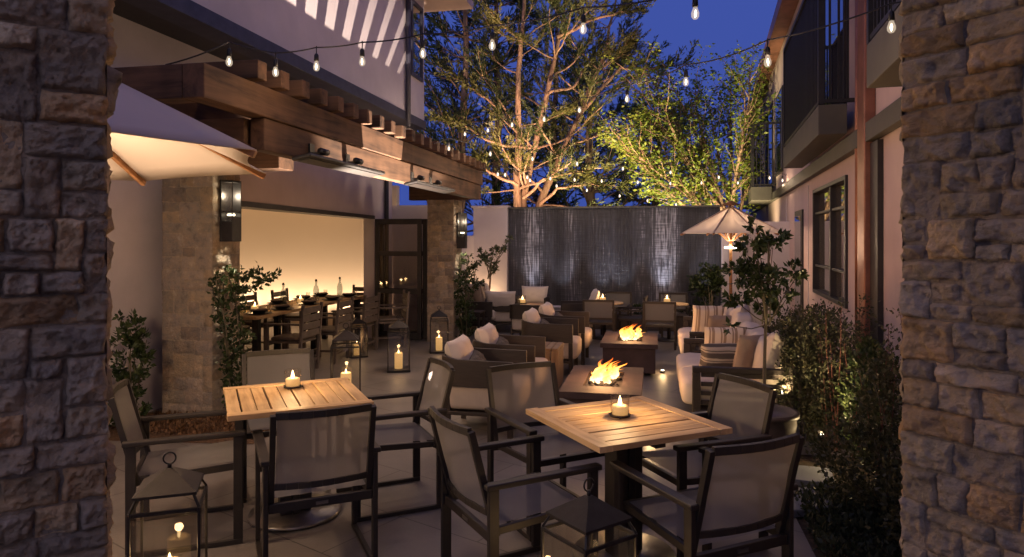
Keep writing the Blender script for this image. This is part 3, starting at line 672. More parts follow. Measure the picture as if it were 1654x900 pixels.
# ------------------------------------------------------------------ umbrellas
def umbrella(loc, rz, rad, rim, apex, label, warm, light_z, sides=8):
    u = empty('patio_umbrella', loc, rz, label, 'umbrella')
    m = MB()
    pts = [(rad*math.cos(2*PI*k/sides), rad*math.sin(2*PI*k/sides)) for k in range(sides)]
    for k in range(sides):
        p, q = Vector((*pts[k], rim)), Vector((*pts[(k+1) % sides], rim)); ap = Vector((0, 0, apex))
        def fn(a, b):
            e = p.lerp(q, a); e = e-Vector((e.x, e.y, 0))*.10*4*a*(1-a)*.5
            r = ap.lerp(e, b); r.z -= .06*math.sin(PI*b)*4*a*(1-a)+.03*math.sin(PI*b)*.0
            return r
        m.grid(fn, 8, 10, True)
    c = m.build('canopy', M['canvas' if rad > 1.3 else 'canvas_thin'], u, solid=.004 if rad > 1.3 else 0)
    m = MB(); m.lathe([(.0, 0), (.16, -.05), (.17, -.055), (0, .03)], (0, 0, apex+.05), 12); m.build('finial', M['ribwood'], u)
    for k in range(sides):
        x, y = pts[k]; m = MB(); m.bar((0.04*x/rad, 0.04*y/rad, apex-.05), (x*.995, y*.995, rim-.02), .028, .034); m.build('rib', M['ribwood'], u, bev=.004)
    m = MB()
    for k in range(sides):
        x, y = pts[k]; m.bar((0.04*x/rad, 0.04*y/rad, rim-.12), (x*.5, y*.5, rim+(apex-rim)*.5-.05), .018, .022)
    m.build('strut', M['ribwood'], u)
    m = MB(); m.tube([(0, 0, 0.05), (0, 0, apex)], .026, 12); m.build('pole', M['ribwood'], u)
    m = MB(); m.lathe([(0, 0), (.28, 0), (.28, .05), (.06, .07), (.05, .3), (0, .3)], (0, 0, 0.002), 20); m.build('base', M['black'], u)
    m = MB(); m.lathe([(.03, 0), (.10, 0), (.10, .035), (.03, .035)], (0, 0, light_z), 16); m.build('lamp_ring', M['lampglow'], u)
    lamp('POINT', 'umbrella_light', (0.0, 0, light_z+.10), warm, (1, .68, .42), u, shadow_soft_size=.14)
    return u
umbrella((-2.63, 3.18, 0), R(-4.6), 1.49, 2.10, 2.83, 'large cream umbrella glowing warm underneath beside the stone pillar', 120, 1.62)
umbrella((3.62, 11.3, 0), R(10), .87, 1.80, 2.27, 'smaller cream umbrella by the rose building, in front of the water wall', 40, 1.55)

# ------------------------------------------------------------------ sling dining chair (faces +Y)
def sling_chair():
    c = empty('dining_chair', (0, 0, 0))
    for s_ in (-1, 1):
        x = .268*s_
        m = MB(); m.bx(x-.0125, x+.0125, -.285, -.235, 0.03, .60); m.build('leg', M['metal'], c, bev=.003)
        m = MB(); m.bx(x-.0125, x+.0125, .245, .295, 0.03, .60); m.build('leg', M['metal'], c, bev=.003)
        m = MB(); m.bx(x-.0125, x+.0125, -.285, .295, .002, .028); m.build('runner', M['metal'], c, bev=.003)
        m = MB(); m.bx(x-.026, x+.026, -.30, .31, .602, .628); m.build('armrest', M['metal'], c, bev=.006)
    m = MB()
    for s_ in (-1, 1): m.bar((s_*.236, -.25, .40), (s_*.236, .262, .425), .022, .035)
    m.bx(-.255, .255, .252, .276, .405, .44); m.bx(-.254, .254, -.272, -.245, .36, .405)
    m.build('seat_frame', M['metal'], c, bev=.003)
    m = MB()
    m.grid(lambda a, b: (-.228+.456*a, -.235+.475*b, .425+.02*b-.018*math.sin(PI*a)*math.sin(PI*b)+.004*noise.noise(Vector((a*5, b*2, 1)))), 14, 14); m.build('seat', M['sling'], c)
    # back
    m = MB()
    def bk(z): return -.235-(z-.40)*.26
    for s_ in (-1, 1):
        m.bar((s_*.24, bk(.38), .38), (s_*.24, bk(.86), .86), .028, .03, (0, 1, 0))
    for (zz, bw) in ((.855, .035), (.485, .03)):
        P_ = [(-.228+.456*i/8, bk(zz)-.032*math.sin(PI*i/8), zz) for i in range(9)]
        for i in range(8): m.bar(P_[i], P_[i+1], .024, bw)
    m.build('back_frame', M['metal'], c, bev=.002)
    m = MB(); m.grid(lambda a, b: (-.222+.444*a, bk(.50+.34*b)-.032*math.sin(PI*a)-.010*math.sin(PI*a)*math.sin(PI*b)+.005*noise.noise(Vector((a*6, b*2.5, 4))), .50+.34*b), 16, 12); m.build('backrest', M['sling'], c)
    m = MB(); m.bx(-.03, .03, -.276, -.2735, .374, .390); m.build('badge', M['steel'], c)
    return c
sc_ = sling_chair(); first = [True]
def put_sling(x, y, ang, label):
    place(sc_, first[0], (x, y, 0), ang, label, 'chair', 'sling armchairs at the two teak tables'); first[0] = False
def facing(dx, dy): return math.atan2(-dx, dy)
# left table: near, left, right, far
put_sling(-1.065, 3.675, facing(-.41, .91), 'sling armchair with its back to us at the near side of the left teak table')
put_sling(-1.88, 3.97, facing(.93, .36), 'sling armchair at the left end of the left teak table, behind the big lantern')
put_sling(-.80, 4.46, facing(-.91, -.41), 'sling armchair at the right end of the left teak table')
put_sling(-1.60, 4.78, facing(.41, -.91), 'sling armchair on the far side of the left teak table, before the dining room')
put_sling(.865, 3.14, facing(-.41, .91), 'sling armchair with its back to us at the near side of the right teak table')
put_sling(.02, 3.36, facing(.88, .47), 'sling armchair pulled out at the left corner of the right teak table')
put_sling(1.04, 3.90, facing(-.91, -.35), 'sling armchair at the right side of the right teak table, before the potted tree')
put_sling(.22, 4.22, facing(.45, -.89), 'sling armchair on the far side of the right teak table, near the fire pit')

# ------------------------------------------------------------------ teak tables
def teak_table(loc, rz, size, slat_axis, label):
    t = empty('dining_table', loc, rz, label, 'table', 'teak slatted dining tables')
    h = size/2; z0, z1 = .712, .74
    mt_, mo = (M['teak_y'], M['teak']) if slat_axis == 1 else (M['teak'], M['teak_y'])
    m = MB(); b = .075; n = 10; wv = (size-.01)/n
    inner = size-2*b if slat_axis == 0 else size-2*b
    for i in range(n):
        a = -h+.005+wv*i; e = a+wv-(.011 if i % 2 == 0 else .006)
        if slat_axis == 1: m.bx(a, e, -h+b+.002, h-b-.002, z0, z1-.001*(i % 3))
        else: m.bx(-h+b+.002, h-b-.002, a, e, z0, z1-.001*(i % 3))
    m.build('tabletop', mt_, t, bev=.002)
    m = MB()
    for s_ in (-1, 1):
        c0 = s_*(h-b/2)
        if slat_axis == 1: m.bx(-h, h, c0-b/2, c0+b/2, z0, z1+.0015)
        else: m.bx(c0-b/2, c0+b/2, -h, h, z0, z1+.0015)
    m.build('end_board', mo, t, bev=.002)
    m = MB(); m.bx(-h+.07, h-.07, -.03, .03, .67, .709); m.bx(-.03, .03, -h+.07, -.032, .67, .709); m.bx(-.03, .03, .032, h-.07, .67, .709); m.build('underframe', M['metal'], t)
    m = MB()
    for dx, dy in ((-.06, -.02), (.06, .02)): m.bx(dx-.035, dx+.035, dy-.06, dy+.06, .03, .668)
    m.bx(-.02, .02, -.085, -.045, .03, .668); m.bx(-.02, .02, .045, .085, .03, .668)
    m.build('pedestal', M['metal'], t, bev=.004)
    m = MB(); m.lathe([(0, 0), (.27, 0), (.275, .01), (.27, .022), (0, .028)], (0, 0, .003), 36); m.build('base_plate', M['steel'], t)
    return t
TANG = R(24.5)
teak_table((-1.345, 4.23, 0), TANG, .80, 1, 'left teak slatted table on a pedestal with votive candle')
teak_table((.60, 3.67, 0), TANG, .79, 0, 'right teak slatted table on a pedestal with votive candle')

# ------------------------------------------------------------------ candles
def votive(loc, label, e=1.0, s_=1.0, group='votive candles in glass jars'):
    v = empty('votive_candle', loc, 0, label, 'candle', group); v.scale = (s_,)*3
    m = MB(); m.lathe([(.048, 0), (.05, .005), (.052, .11), (.050, .112), (.048, .11), (.046, .01), (0, .008)], (0, 0, .004), 20); m.build('glass', M['jar'], v)
    m = MB(); m.lathe([(0, .0), (.044, .0), (.044, .045), (.03, .05), (0, .047)], (0, 0, .013), 18); m.build('candle', M['litwax'], v)
    m = MB()
    for k in range(3):
        a = 2*PI*k/3+.4; m.bar((.05*math.cos(a), .05*math.sin(a), .004), (.066*math.cos(a), .066*math.sin(a), .004), .012, .006)
    m.lathe([(.053, .0), (.056, 0), (.056, .012), (.053, .012)], (0, 0, .001), 20); pass
    m.build('holder', M['black'], v)
    m = MB(); m.lathe([(0.001, 0), (.009, .008), (.011, .018), (.007, .036), (.001, .056)], (0, 0, .056), 10); m.build('flame', M['cflame'], v)
    lamp('POINT', 'candle_light', (0, 0, .10), e, (1, .62, .28), v, shadow_soft_size=.02)
    return v
def tabz(x, y): return (x, y, .7425)
votive(tabz(-1.42, 4.42), 'lit votive candle in a glass jar on the left teak table', 9)
votive(tabz(.585, 3.70), 'lit votive candle in a glass jar on the right teak table', 9)

# ------------------------------------------------------------------ lanterns
def lantern():
    l = empty('floor_lantern', (0, 0, 0)); h = .138; H = .52
    m = MB(); m.bx(-h-.012, h+.012, -h-.012, h+.012, .002, .03)
    for x in (-1, 1):
        for y in (-1, 1): m.bx(x*h-.006, x*h+.006, y*h-.006, y*h+.006, .03, H-.001)
    for s_ in (-1, 1):
        m.bx(-h+.007, h-.007, s_*h-.006, s_*h+.006, H-.016, H); m.bx(s_*h-.006, s_*h+.006, -h+.007, h-.007, H-.016, H)
        for q in (-1, 1): m.bar((s_*h, q*h, H), (s_*.112, q*.112, H+.055), .010, .010)
    m.build('frame', M['black'], l, bev=.002)
    m = MB(); a = .128; b = .0
    V_ = [(-a, -a, H+.052), (a, -a, H+.052), (a, a, H+.052), (-a, a, H+.052), (-a, -a, H+.064), (a, -a, H+.064), (a, a, H+.064), (-a, a, H+.064), (-.012, -.012, H+.145), (.012, -.012, H+.145), (.012, .012, H+.145), (-.012, .012, H+.145)]
    m.add(V_, [(3, 2, 1, 0), (0, 1, 5, 4), (1, 2, 6, 5), (2, 3, 7, 6), (3, 0, 4, 7), (4, 5, 9, 8), (5, 6, 10, 9), (6, 7, 11, 10), (7, 4, 8, 11), (8, 9, 10, 11)])
    m.tube([(0, 0, H+.143), (0, 0, H+.165)], .009, 8)
    m.build('roof_cap', M['black'], l)
    m = MB(); m.tube([(.026*math.cos(t_), 0, H+.188+.026*math.sin(t_)) for t_ in [2*PI*i/18 for i in range(19)]], .004, 6); m.build('ring', M['black'], l)
    m = MB()
    for s_ in (-1, 1):
        m.bx(-h+.008, h-.008, s_*h-.001, s_*h+.001, .032, H-.018); m.bx(s_*h-.001, s_*h+.001, -h+.008, h-.008, .032, H-.018)
    m.build('glass', M['glass'], l)
    m = MB(); m.lathe([(0, 0), (.052, 0), (.053, .20), (.046, .207), (.035, .20), (0, .196)], (0, 0, .032), 22); m.build('candle', M['litwax'], l)
    m = MB(); m.lathe([(.001, 0), (.007, .007), (.009, .016), (.006, .03), (.001, .046)], (0, 0, .232), 10); m.build('flame', M['cflame'], l)
    lamp('POINT', 'candle_light', (0, 0, .285), 1.2, (1, .6, .27), l, shadow_soft_size=.02)
    return l
ln = lantern(); G_ = 'black iron candle lanterns on the paving'
for i, (x, y, rz, k, lab) in enumerate([
    (-1.555, 3.10, R(18), 1.0, 'black iron lantern with ring at the front, nearest the stone pillar on the left'),
    (.315, 2.80, R(35), .98, 'dark iron lantern between the two chairs nearest the right teak table'),
    (-1.80, 7.4, R(12), 1.08, 'black iron lantern just behind the left teak table, in front of the slatted chairs'),
    (-1.47, 8.85, R(10), .98, 'black iron lantern alone on the paving in front of the folded glass doors'),
    (-1.10, 10.3, R(8), .95, 'black iron lantern at the foot of the far pale stone pillar'),
    (-2.25, 9.9, R(30), .85, 'small black iron lantern half hidden by the end of the slatted chairs')]):
    o = place(ln, i == 0, (x, y, 0), rz, lab, 'lantern', G_); o.scale = (k, k, k)

# ------------------------------------------------------------------ fire pits
def firepit(X0, X1, Y0, Y1, h, label, seed, e, ang):
    e = e*.9
    cx, cy = (X0+X1)/2, (Y0+Y1)/2; fp = empty('fire_pit', A(cx, cy), -TA, label, 'fire pit', 'square stone fire pits')
    hx, hy = (X1-X0)/2, (Y1-Y0)/2; ix, iy = .17, min(.36, hy*.55)
    m = MB(); m.bx(-hx+.03, hx-.03, -hy+.03, hy-.03, .03, h-.06); m.build('body', M['firebox'], fp, bev=.01)
    m = MB()
    m.bx(-hx, hx, -hy, -iy, h-.057, h); m.bx(-hx, hx, iy, hy, h-.057, h); m.bx(-hx, -ix, -iy, iy, h-.057, h); m.bx(ix, hx, -iy, iy, h-.057, h)
    m.build('top', M['firebox'], fp)
    m = MB(); m.bx(-ix+.002, ix-.002, -iy+.002, iy-.002, h-.055, h-.03); m.build('burner_tray', M['lava'], fp)
    rnd = random.Random(seed); m = MB()
    for i in range(46):
        r = rnd.uniform(.018, .036); c = (rnd.uniform(-ix+.03, ix-.03), rnd.uniform(-iy+.03, iy-.03), h-.025+rnd.uniform(0, .02))
        vs = []; a0 = rnd.uniform(0, 6)
        m.cushion(c, (2*r*rnd.uniform(.7, 1.2), 2*r, 1.5*r), .8, Matrix.Rotation(a0, 3, 'Z'), 4)
    m.build('lava_rock', M['lava'], fp)
    m = MB(); k = 30
    for i in range(k):
        x = rnd.uniform(-.5, .5)*ix*1.3; y = rnd.uniform(-.62, .62)*iy*1.2
        hh = rnd.uniform(.07, .24)*(1-.5*abs(y)/iy)*(1-.3*abs(x)/ix); w0 = rnd.uniform(.020, .050)*(hh/.2)**.5; ph = rnd.uniform(0, 9); n = 12; seg = 8; vs = []; fs = []
        for j in range(n+1):
            t_ = j/n; wd = w0*(math.sin(PI*min(1, .18+t_*.82)))**.9*(1-t_*.55)+.001
            ox = .05*t_*math.sin(ph+t_*5.5)+.05*t_*t_; oy = .04*t_*math.cos(ph*1.3+t_*4)
            for q in range(seg):
                a = 2*PI*q/seg+t_*1.4; vs.append((x+ox+wd*math.cos(a), y+oy+wd*.7*math.sin(a), t_*hh))
        for j in range(n):
            for q in range(seg): fs.append((j*seg+q, j*seg+(q+1) % seg, (j+1)*seg+(q+1) % seg, (j+1)*seg+q))
        m.add(vs, fs, None, True)
    f = m.build('flames', M['fire'], fp); f.location = (0, 0, h-.01)
    for dy in (-.16, .12): lamp('POINT', 'fire_light', (0, dy, h+.14), e, (1, .50, .20), fp, shadow_soft_size=.10)
    return fp
firepit(-.80, -.10, 5.80, 7.05, .40, 'near low stone fire pit with tall flames beside the right teak table', 4, 13, 0)
firepit(-.66, .05, 8.62, 9.75, .40, 'far low stone fire pit with flames in front of the woven chairs', 9, 13, 0)

# ------------------------------------------------------------------ club chairs (face +Y)
def club_chair(white=False):
    c = empty('club_chair', (0, 0, 0))
    W, Dp = .32, .33
    # curved wrap: arms and low back as one band
    path = []
    path.append((W, Dp)); path.append((W, -.16))
    for i in range(1, 8):
        a = PI/2*i/8; path.append((W-.12+.12*math.cos(a), -.16-.16*math.sin(a)))
    path.append((W-.12, -.32)); path = path+[(-x, y) for x, y in path[::-1]]
    n = len(path); vs = []; fs = []
    for i, (x, y) in enumerate(path):
        p0 = path[max(i-1, 0)]; p1 = path[min(i+1, n-1)]; tx, ty = p1[0]-p0[0], p1[1]-p0[1]; l = math.hypot(tx, ty) or 1; nx, ny = -ty/l*.014, tx/l*.014
        zt = .655 if y > -.1 else .655+.03*min(1, (-.1-y)/.2); zb = .43
        for (ox, oy, z) in ((nx, ny, zb), (nx, ny, zt), (-nx, -ny, zt), (-nx, -ny, zb)): vs.append((x+ox, y+oy, z))
    for i in range(n-1):
        for k in range(4): a = i*4+k; b = i*4+(k+1) % 4; fs.append((a, a+4, b+4, b))
    fs.append((0, 1, 2, 3)); fs.append(((n-1)*4+3, (n-1)*4+2, (n-1)*4+1, (n-1)*4))
    m = MB(); m.add(vs, [f[::-1] for f in fs]); m.build('arm_band', M['wicker'], c, bev=.004)
    for s_ in (-1, 1):
        m = MB(); m.bar((s_*(W-.03), Dp-.03, 0.0), (s_*(W-.002), Dp-.028, .43), .03, .05, (0, 1, 0)); m.build('leg', M['wicker'], c, bev=.004)
        m = MB(); m.bar((s_*(W-.06), -.27, 0.0), (s_*(W-.05), -.25, .43), .03, .045, (0, 1, 0)); m.build('leg', M['wicker'], c, bev=.004)
    m = MB(); m.bx(-W+.035, W-.035, -.27, .28, .17, .205); m.build('seat_rail', M['wicker'], c, bev=.006)
    m = MB(); m.cushion((0, .045, .33), (.58, .68, .25), .22); m.build('seat_cushion', M['cushion' if white else 'beige'], c)
    return c
cc = club_chair(); fc = [True]
def put_club(X, Y, yaw, label, k=1.0, group='club chairs around the fire pits'):
    o = place(cc, fc[0], A(X, Y), -TA+yaw, label, 'armchair', group); o.scale = (k, k, k); fc[0] = False; return o
pc = {}
def pillow(X, Y, Z, yaw, lean, w_, h_, t_, mt, label, group=None, roll=0):
    key = (w_, h_, t_, mt)
    if key in pc: o = pc[key].copy(); col.objects.link(o)
    else:
        m = MB(); m.pillow(w_, h_, t_, seed=len(pc)*3.1); o = m.build('throw_pillow', M[mt], None); pc[key] = o
    o.location = A(X, Y, Z)
    o.rotation_euler = (Matrix.Rotation(-TA+yaw, 3, 'Z') @ Matrix.Rotation(lean, 3, 'X') @ Matrix.Rotation(roll, 3, 'Y')).to_euler()
    return tag(o, label, 'pillow', group)
E = R(-90)                                             # facing +X
put_club(-1.50, 6.00, E, 'club chair with dark curved band nearest the left teak table')
put_club(-1.47, 6.93, E, 'second club chair of the left row, beside the slatted wooden cube')
put_club(-1.30, 8.66, E, 'third club chair of the left row, beyond the slatted wooden cube')
put_club(-1.24, 9.55, E, 'farthest club chair of the left row, level with the far fire pit')
GP = 'cream bolster pillows on the club chairs'
for (X, Y, lab, labd) in ((-1.76, 6.03, 'cream pillow on the club chair nearest the left teak table', 'small charcoal pillow on the nearest club chair of the row'),
                    (-1.73, 6.96, 'cream pillow on the second club chair, before the wooden cube', 'small charcoal pillow on the second club chair of the row'),
                    (-1.56, 8.68, 'cream pillow on the third club chair, beyond the wooden cube', 'small charcoal pillow on the third club chair of the row'),
                    (-1.50, 9.57, 'cream pillow on the farthest club chair of the left row', 'small charcoal pillow on the farthest club chair of the row')):
    pillow(X+.08, Y, .475, E, R(18), .52, .34, .19, 'cushion', lab, GP)
    pillow(X+.27, Y+.02, .46, E+R(10), R(38), .44, .24, .15, 'darkfab', labd, 'small charcoal pillows on the club chairs', R(6))
# slatted cube table
ct = empty('side_table', A(-1.30, 7.75), -TA, 'square slatted wooden cube table between the club chairs', 'side table')
m = MB()
for i in range(7): m.bx(-.26+.075*i, -.26+.075*i+.068, -.25, .25, .46, .49)
m.build('tabletop', M['cedar'], ct, bev=.003)
m = MB()
for s_ in (-1, 1):
    for i in range(7): m.bx(-.255+.073*i, -.255+.073*i+.062, s_*.235-.012, s_*.235+.012, .04, .456)
    for i in range(6): m.bx(s_*.25-.012, s_*.25+.012, -.22+.075*i, -.22+.075*i+.062, .04, .456)
m.build('slatted_side', M['cedar'], ct, bev=.002)
m = MB(); m.bx(-.23, .23, -.21, .21, .002, .04); m.build('base', M['black'], ct)

# ------------------------------------------------------------------ sofas on the right (face -X)
def sofa(X0, X1, Y0, Y1, label):
    cx, cy = (X0+X1)/2, (Y0+Y1)/2; s = empty('sofa', A(cx, cy), -TA, label, 'sofa', 'cream sofas facing the fire pits')
    hx, hy = (X1-X0)/2, (Y1-Y0)/2
    m = MB(); m.bx(-hx+.1, hx, -hy, hy, .14, .22); m.bx(hx-.05, hx, -hy, hy, .222, .62); m.build('frame', M['wicker'], s, bev=.006)
    for q in (-1, 1):
        y = q*(hy-.035)
        m = MB(); m.bx(-hx+.08, hx-.055, y-.035, y+.035, .54, .59); m.bx(-hx+.08, -hx+.15, y-.03, y+.03, .002, .538); m.build('arm', M['wicker'], s, bev=.006)
        m = MB()
        for z in (.26, .34, .42, .50): m.bx(-hx+.155, hx-.055, y-.012, y+.012, z, z+.035)
        m.build('arm_slats', M['wicker'], s)
        m = MB(); m.bx(hx-.07, hx-.01, y-.03, y+.03, .002, .138); m.build('leg', M['wicker'], s)
    L_ = (2*hy-.16)/2
    for q in (-1, 1):
        m = MB(); m.cushion((-.05, q*L_/2, .335), (2*hx-.08, L_-.01, .23), .2); m.build('seat_cushion', M['cushion'], s)
        m = MB(); m.cushion((hx-.17, q*L_/2, .60), (.22, L_-.03, .44), .35, Matrix.Rotation(R(8), 3, 'Y')); m.build('back_cushion', M['cushion'], s)
    return s
sofa(.25, 1.16, 6.15, 7.95, 'near cream sofa behind the potted tree, facing the near fire pit')
sofa(.34, 1.22, 8.45, 10.2, 'far cream sofa beside the far fire pit')
Wd = R(90)
pillow(.68, 7.25, .44, R(8), R(22), .42, .42, .16, 'stripe', 'large cream striped pillow on the near sofa, behind the dark striped one')
pillow(.62, 6.75, .44, R(14), R(24), .46, .32, .15, 'stripe2', 'dark pillow with pale stripes on the near sofa')
pillow(.86, 6.62, .44, R(35), R(16), .42, .42, .15, 'tan', 'plain tan pillow on the near sofa beside the dark striped one')
pillow(.98, 6.45, .44, Wd-R(20), R(16), .50, .48, .18, 'cushion', 'white pillow at the near end of the near sofa, behind the tree trunk')
pillow(.70, 9.55, .44, R(6), R(22), .42, .42, .16, 'stripe', 'large cream striped pillow on the far sofa')
pillow(.84, 9.10, .44, R(20), R(26), .46, .34, .14, 'tan', 'plain tan pillow on the far sofa in front of the striped one')
pillow(1.0, 8.95, .44, Wd-R(15), R(14), .50, .46, .18, 'cushion', 'white pillow at the near end of the far sofa')

# ------------------------------------------------------------------ far lounge group
def put_far(X, Y, yaw, label, k=.92): return put_club(X, Y, yaw, label, k, 'club chairs by the water wall')
put_far(-2.72, 12.35, R(0), 'club chair with its back to us, white pillow, beside the far sofa')
put_far(-2.28, 13.35-.45, R(178), 'club chair facing us directly before the water wall')
put_far(-2.02, 11.25, R(-8), 'dark club chair back left of the round bistro tables')
put_far(-1.28, 11.9, R(100), 'club chair turned left, two pillows, before the water wall')
pillow(-2.72, 12.12, .46, 0, R(14), .58, .32, .16, 'cushion', 'white pillow on the club chair beside the far sofa')
pillow(-2.28, 13.1, .46, R(178), R(14), .54, .34, .16, 'cushion', 'white pillow on the club chair facing us before the water wall')
pillow(-1.08, 11.98, .47, R(100), R(18), .46, .38, .15, 'cushion', 'cream pillow on the club chair turned left before the water wall')
fs = empty('sofa', A(-3.2, 12.7), -TA, 'small cream sofa with striped pillows against the white end wall', 'sofa', 'cream sofas facing the fire pits')
m = MB(); m.bx(-.42, .38, -.8, .8, .14, .22); m.bx(-.42, -.37, -.8, .8, .222, .62); m.bx(-.36, .36, -.8, -.74, .3, .58); m.bx(.28, .34, -.8, -.74, .002, .3); m.bx(-.4, -.34, -.8, -.74, .002, .14); m.bx(.28, .34, .74, .8, .002, .58); m.build('frame', M['wicker'], fs, bev=.006)
m = MB(); m.cushion((.03, 0, .33), (.76, 1.44, .22), .2); m.build('seat_cushion', M['cushion'], fs)
m = MB(); m.cushion((-.27, 0, .58), (.2, 1.44, .40), .35); m.build('back_cushion', M['cushion'], fs)
for i, (Y, mt_) in enumerate(((12.15, 'tan'), (12.4, 'stripe'), (12.62, 'stripe'), (12.9, 'cushion'))):
    pillow(-3.22+.03*i, Y, .44, E+R(60-12*i), R(16), .46, .46, .15, mt_, ('tan pillow at the near end of the sofa by the end wall', 'striped pillow second from the near end of the sofa by the end wall', 'striped pillow third from the near end of the sofa by the end wall', 'white pillow at the far end of the sofa by the end wall')[i])
st = empty('side_table', A(-2.28, 12.42), -TA, 'low wooden table with a candle between the far club chairs', 'side table')
m = MB(); m.bx(-.28, .28, -.25, .25, .47, .51); m.build('tabletop', M['cedar'], st, bev=.004); m = MB(); m.bx(-.2, .2, -.18, .18, .002, .468); m.build('base', M['cedar'], st, bev=.004)
votive(A(-2.38, 12.42, .512), 'lit votive candle on the low wooden table by the end wall', 4, 1.3)
et = empty('side_table', A(-3.12, 11.55), -TA, 'small dark side table beside the vine of the far stone pillar', 'side table')
m = MB(); m.bx(-.2, .2, -.2, .2, .42, .45)
m.build('tabletop', M['wicker'], et, bev=.004)
for x in (-.17, .17):
    for y in (-.17, .17):
        m = MB(); m.bx(x-.018, x+.018, y-.018, y+.018, .002, .418); m.build('leg', M['wicker'], et)
# wall wash uplights behind the far sofa
for i, (X, Y) in enumerate(((-3.55, 12.75), (-3.42, 13.75))):
    u_ = empty('uplight', A(X, Y), -TA, ('small floor uplight at the near end of the white end wall', 'small floor uplight in the white corner beside the olive tree')[i], 'uplight', 'uplights at the end wall')
    m = MB(); m.lathe([(0, 0), (.045, 0), (.045, .09), (.035, .09), (.035, .05), (0, .05)], (0, 0, .002), 14); m.build('housing', M['black'], u_)
    m = MB(); m.lathe([(0, .055), (.03, .055), (.03, .06), (0, .06)], (0, 0, .002), 12); m.build('lens', M['lampglow'], u_)
    lamp('SPOT', 'uplight_beam', (0, 0, .12), 70, (1, .66, .34), u_, aim=(-.18, .25*i+.05, 1.6), spot_size=R(120), spot_blend=1, shadow_soft_size=.05)

# woven bistro chairs and round tables (chair faces +Y)
def bistro():
    c = empty('bistro_chair', (0, 0, 0)); 
    for x in (-.235, .235):
        m = MB(); m.bx(x-.017, x+.017, .20, .235, 0, .50); m.build('leg', M['wicker'], c, bev=.003)
        m = MB(); m.bar((x, -.21, 0), (x, -.25, .73), .034, .034, (0, 1, 0)); m.build('leg', M['wicker'], c, bev=.003)
        m = MB(); m.bx(x-.022, x+.022, -.22, .25, .502, .53); m.build('armrest', M['wicker'], c, bev=.003)
    m = MB(); m.bx(-.217, .217, -.22, .235, .34, .38); m.build('seat', M['wicker'], c, bev=.004)
    m = MB(); m.bar((-.25, -.252, .725), (.25, -.252, .725), .03, .035); m.build('top_rail', M['wicker'], c, bev=.003); m = MB(); m.bar((-.217, -.238, .44), (.217, -.238, .44), .025, .03); m.build('bottom_rail', M['wicker'], c, bev=.003)
    m = MB(); m.bar((0, -.238, .456), (0, -.251, .708), .43, .008, (0, 1, 0)); m.build('backrest', M['sling'], c)
    return c
bc = bistro(); GB = 'low armchairs at the round bistro tables'
for i, (X, Y, yaw, lab) in enumerate([
    (-.87, 11.15, R(2), 'low armchair with its back to us, left of the pair behind the far fire pit'),
    (.10, 11.0, R(-3), 'low armchair with its back to us, right of the pair behind the far fire pit'),
    (-.66, 12.45, R(176), 'low armchair on the water wall side of the left round table'),
    (.36, 12.4, R(184), 'low armchair on the water wall side of the right round table'),
    (-.38, 11.75, R(85), 'low armchair turned sideways at the left round table')]):
    place(bc, i == 0, A(X, Y), -TA+yaw, lab, 'chair', GB)
for i, (X, lab) in enumerate(((-.83, 'left small round bistro table with a votive in front of the water wall'), (.25, 'right small round bistro table with a votive in front of the water wall'))):
    t = empty('bistro_table', A(X, 11.8), -TA, lab, 'table', 'round bistro tables')
    m = MB(); m.lathe([(0, 0), (.32, 0), (.325, .012), (.32, .025), (0, .025)], (0, 0, .60), 32); m.build('tabletop', M['teak'], t)
    m = MB(); m.tube([(0, 0, .02), (0, 0, .6)], .03, 10); m.build('pedestal', M['metal'], t)
    m = MB(); m.lathe([(0, 0), (.22, 0), (.22, .02), (0, .03)], (0, 0, .002), 24); m.build('base_plate', M['metal'], t)
    votive(A(X-.03, 11.8, .627), ('lit votive candle on the left round bistro table', 'lit votive candle on the right round bistro table')[i], 3.5, 1.25)

# ------------------------------------------------------------------ dining room table and slatted chairs
dt = empty('long_dining_table', A(-5.22, 9.3), -TA, 'long plank dining table with dark legs set for dinner', 'table')
m = MB()
for i in range(5): m.bx(-.39+.157*i, -.39+.157*i+.152, -1.65, 1.65, .70, .74)
m.build('tabletop', M['teak_y'], dt, bev=.004)
for x in (-.3, .3):
    for y in (-1.5, 0, 1.5):
        m = MB(); m.bx(x-.04, x+.04, y-.04, y+.04, .002, .698); m.build('leg', M['black'], dt, bev=.004)
def slat_chair():
    c = empty('slatted_chair', (0, 0, 0))
    for x in (-.24, .24):
        m = MB(); m.bx(x-.018, x+.018, .21, .25, 0, .62); m.build('leg', M['slatmetal'], c, bev=.003)
        m = MB(); m.bar((x, -.2, 0), (x, -.27, .88), .036, .036, (0, 1, 0)); m.build('leg', M['slatmetal'], c, bev=.003)
        m = MB(); m.bx(x-.025, x+.025, -.23, .27, .622, .645); m.build('armrest', M['slatmetal'], c, bev=.003)
    m = MB(); m.cushion((0, .0, .445), (.45, .44, .05), .25, None, 8); m.bx(-.222, .222, -.2, .24, .39, .42); m.build('seat', M['slatmetal'], c)
    m = MB(); m.bx(-.23, .23, .2, .235, .12, .15); m.bx(-.012, .012, -.189, .199, .12, .15); m.bx(-.222, .222, -.215, -.19, .12, .15); m.build('stretcher', M['slatmetal'], c)
    m = MB()
    for z in (.50, .60, .70, .80): m.bar((-.222, -.2-z*.078, z), (.222, -.2-z*.078, z), .02, .078)
    m.build('backrest', M['slatmetal'], c, bev=.003)
    return c
sl = slat_chair(); GS = 'dark slatted chairs at the long dining table'
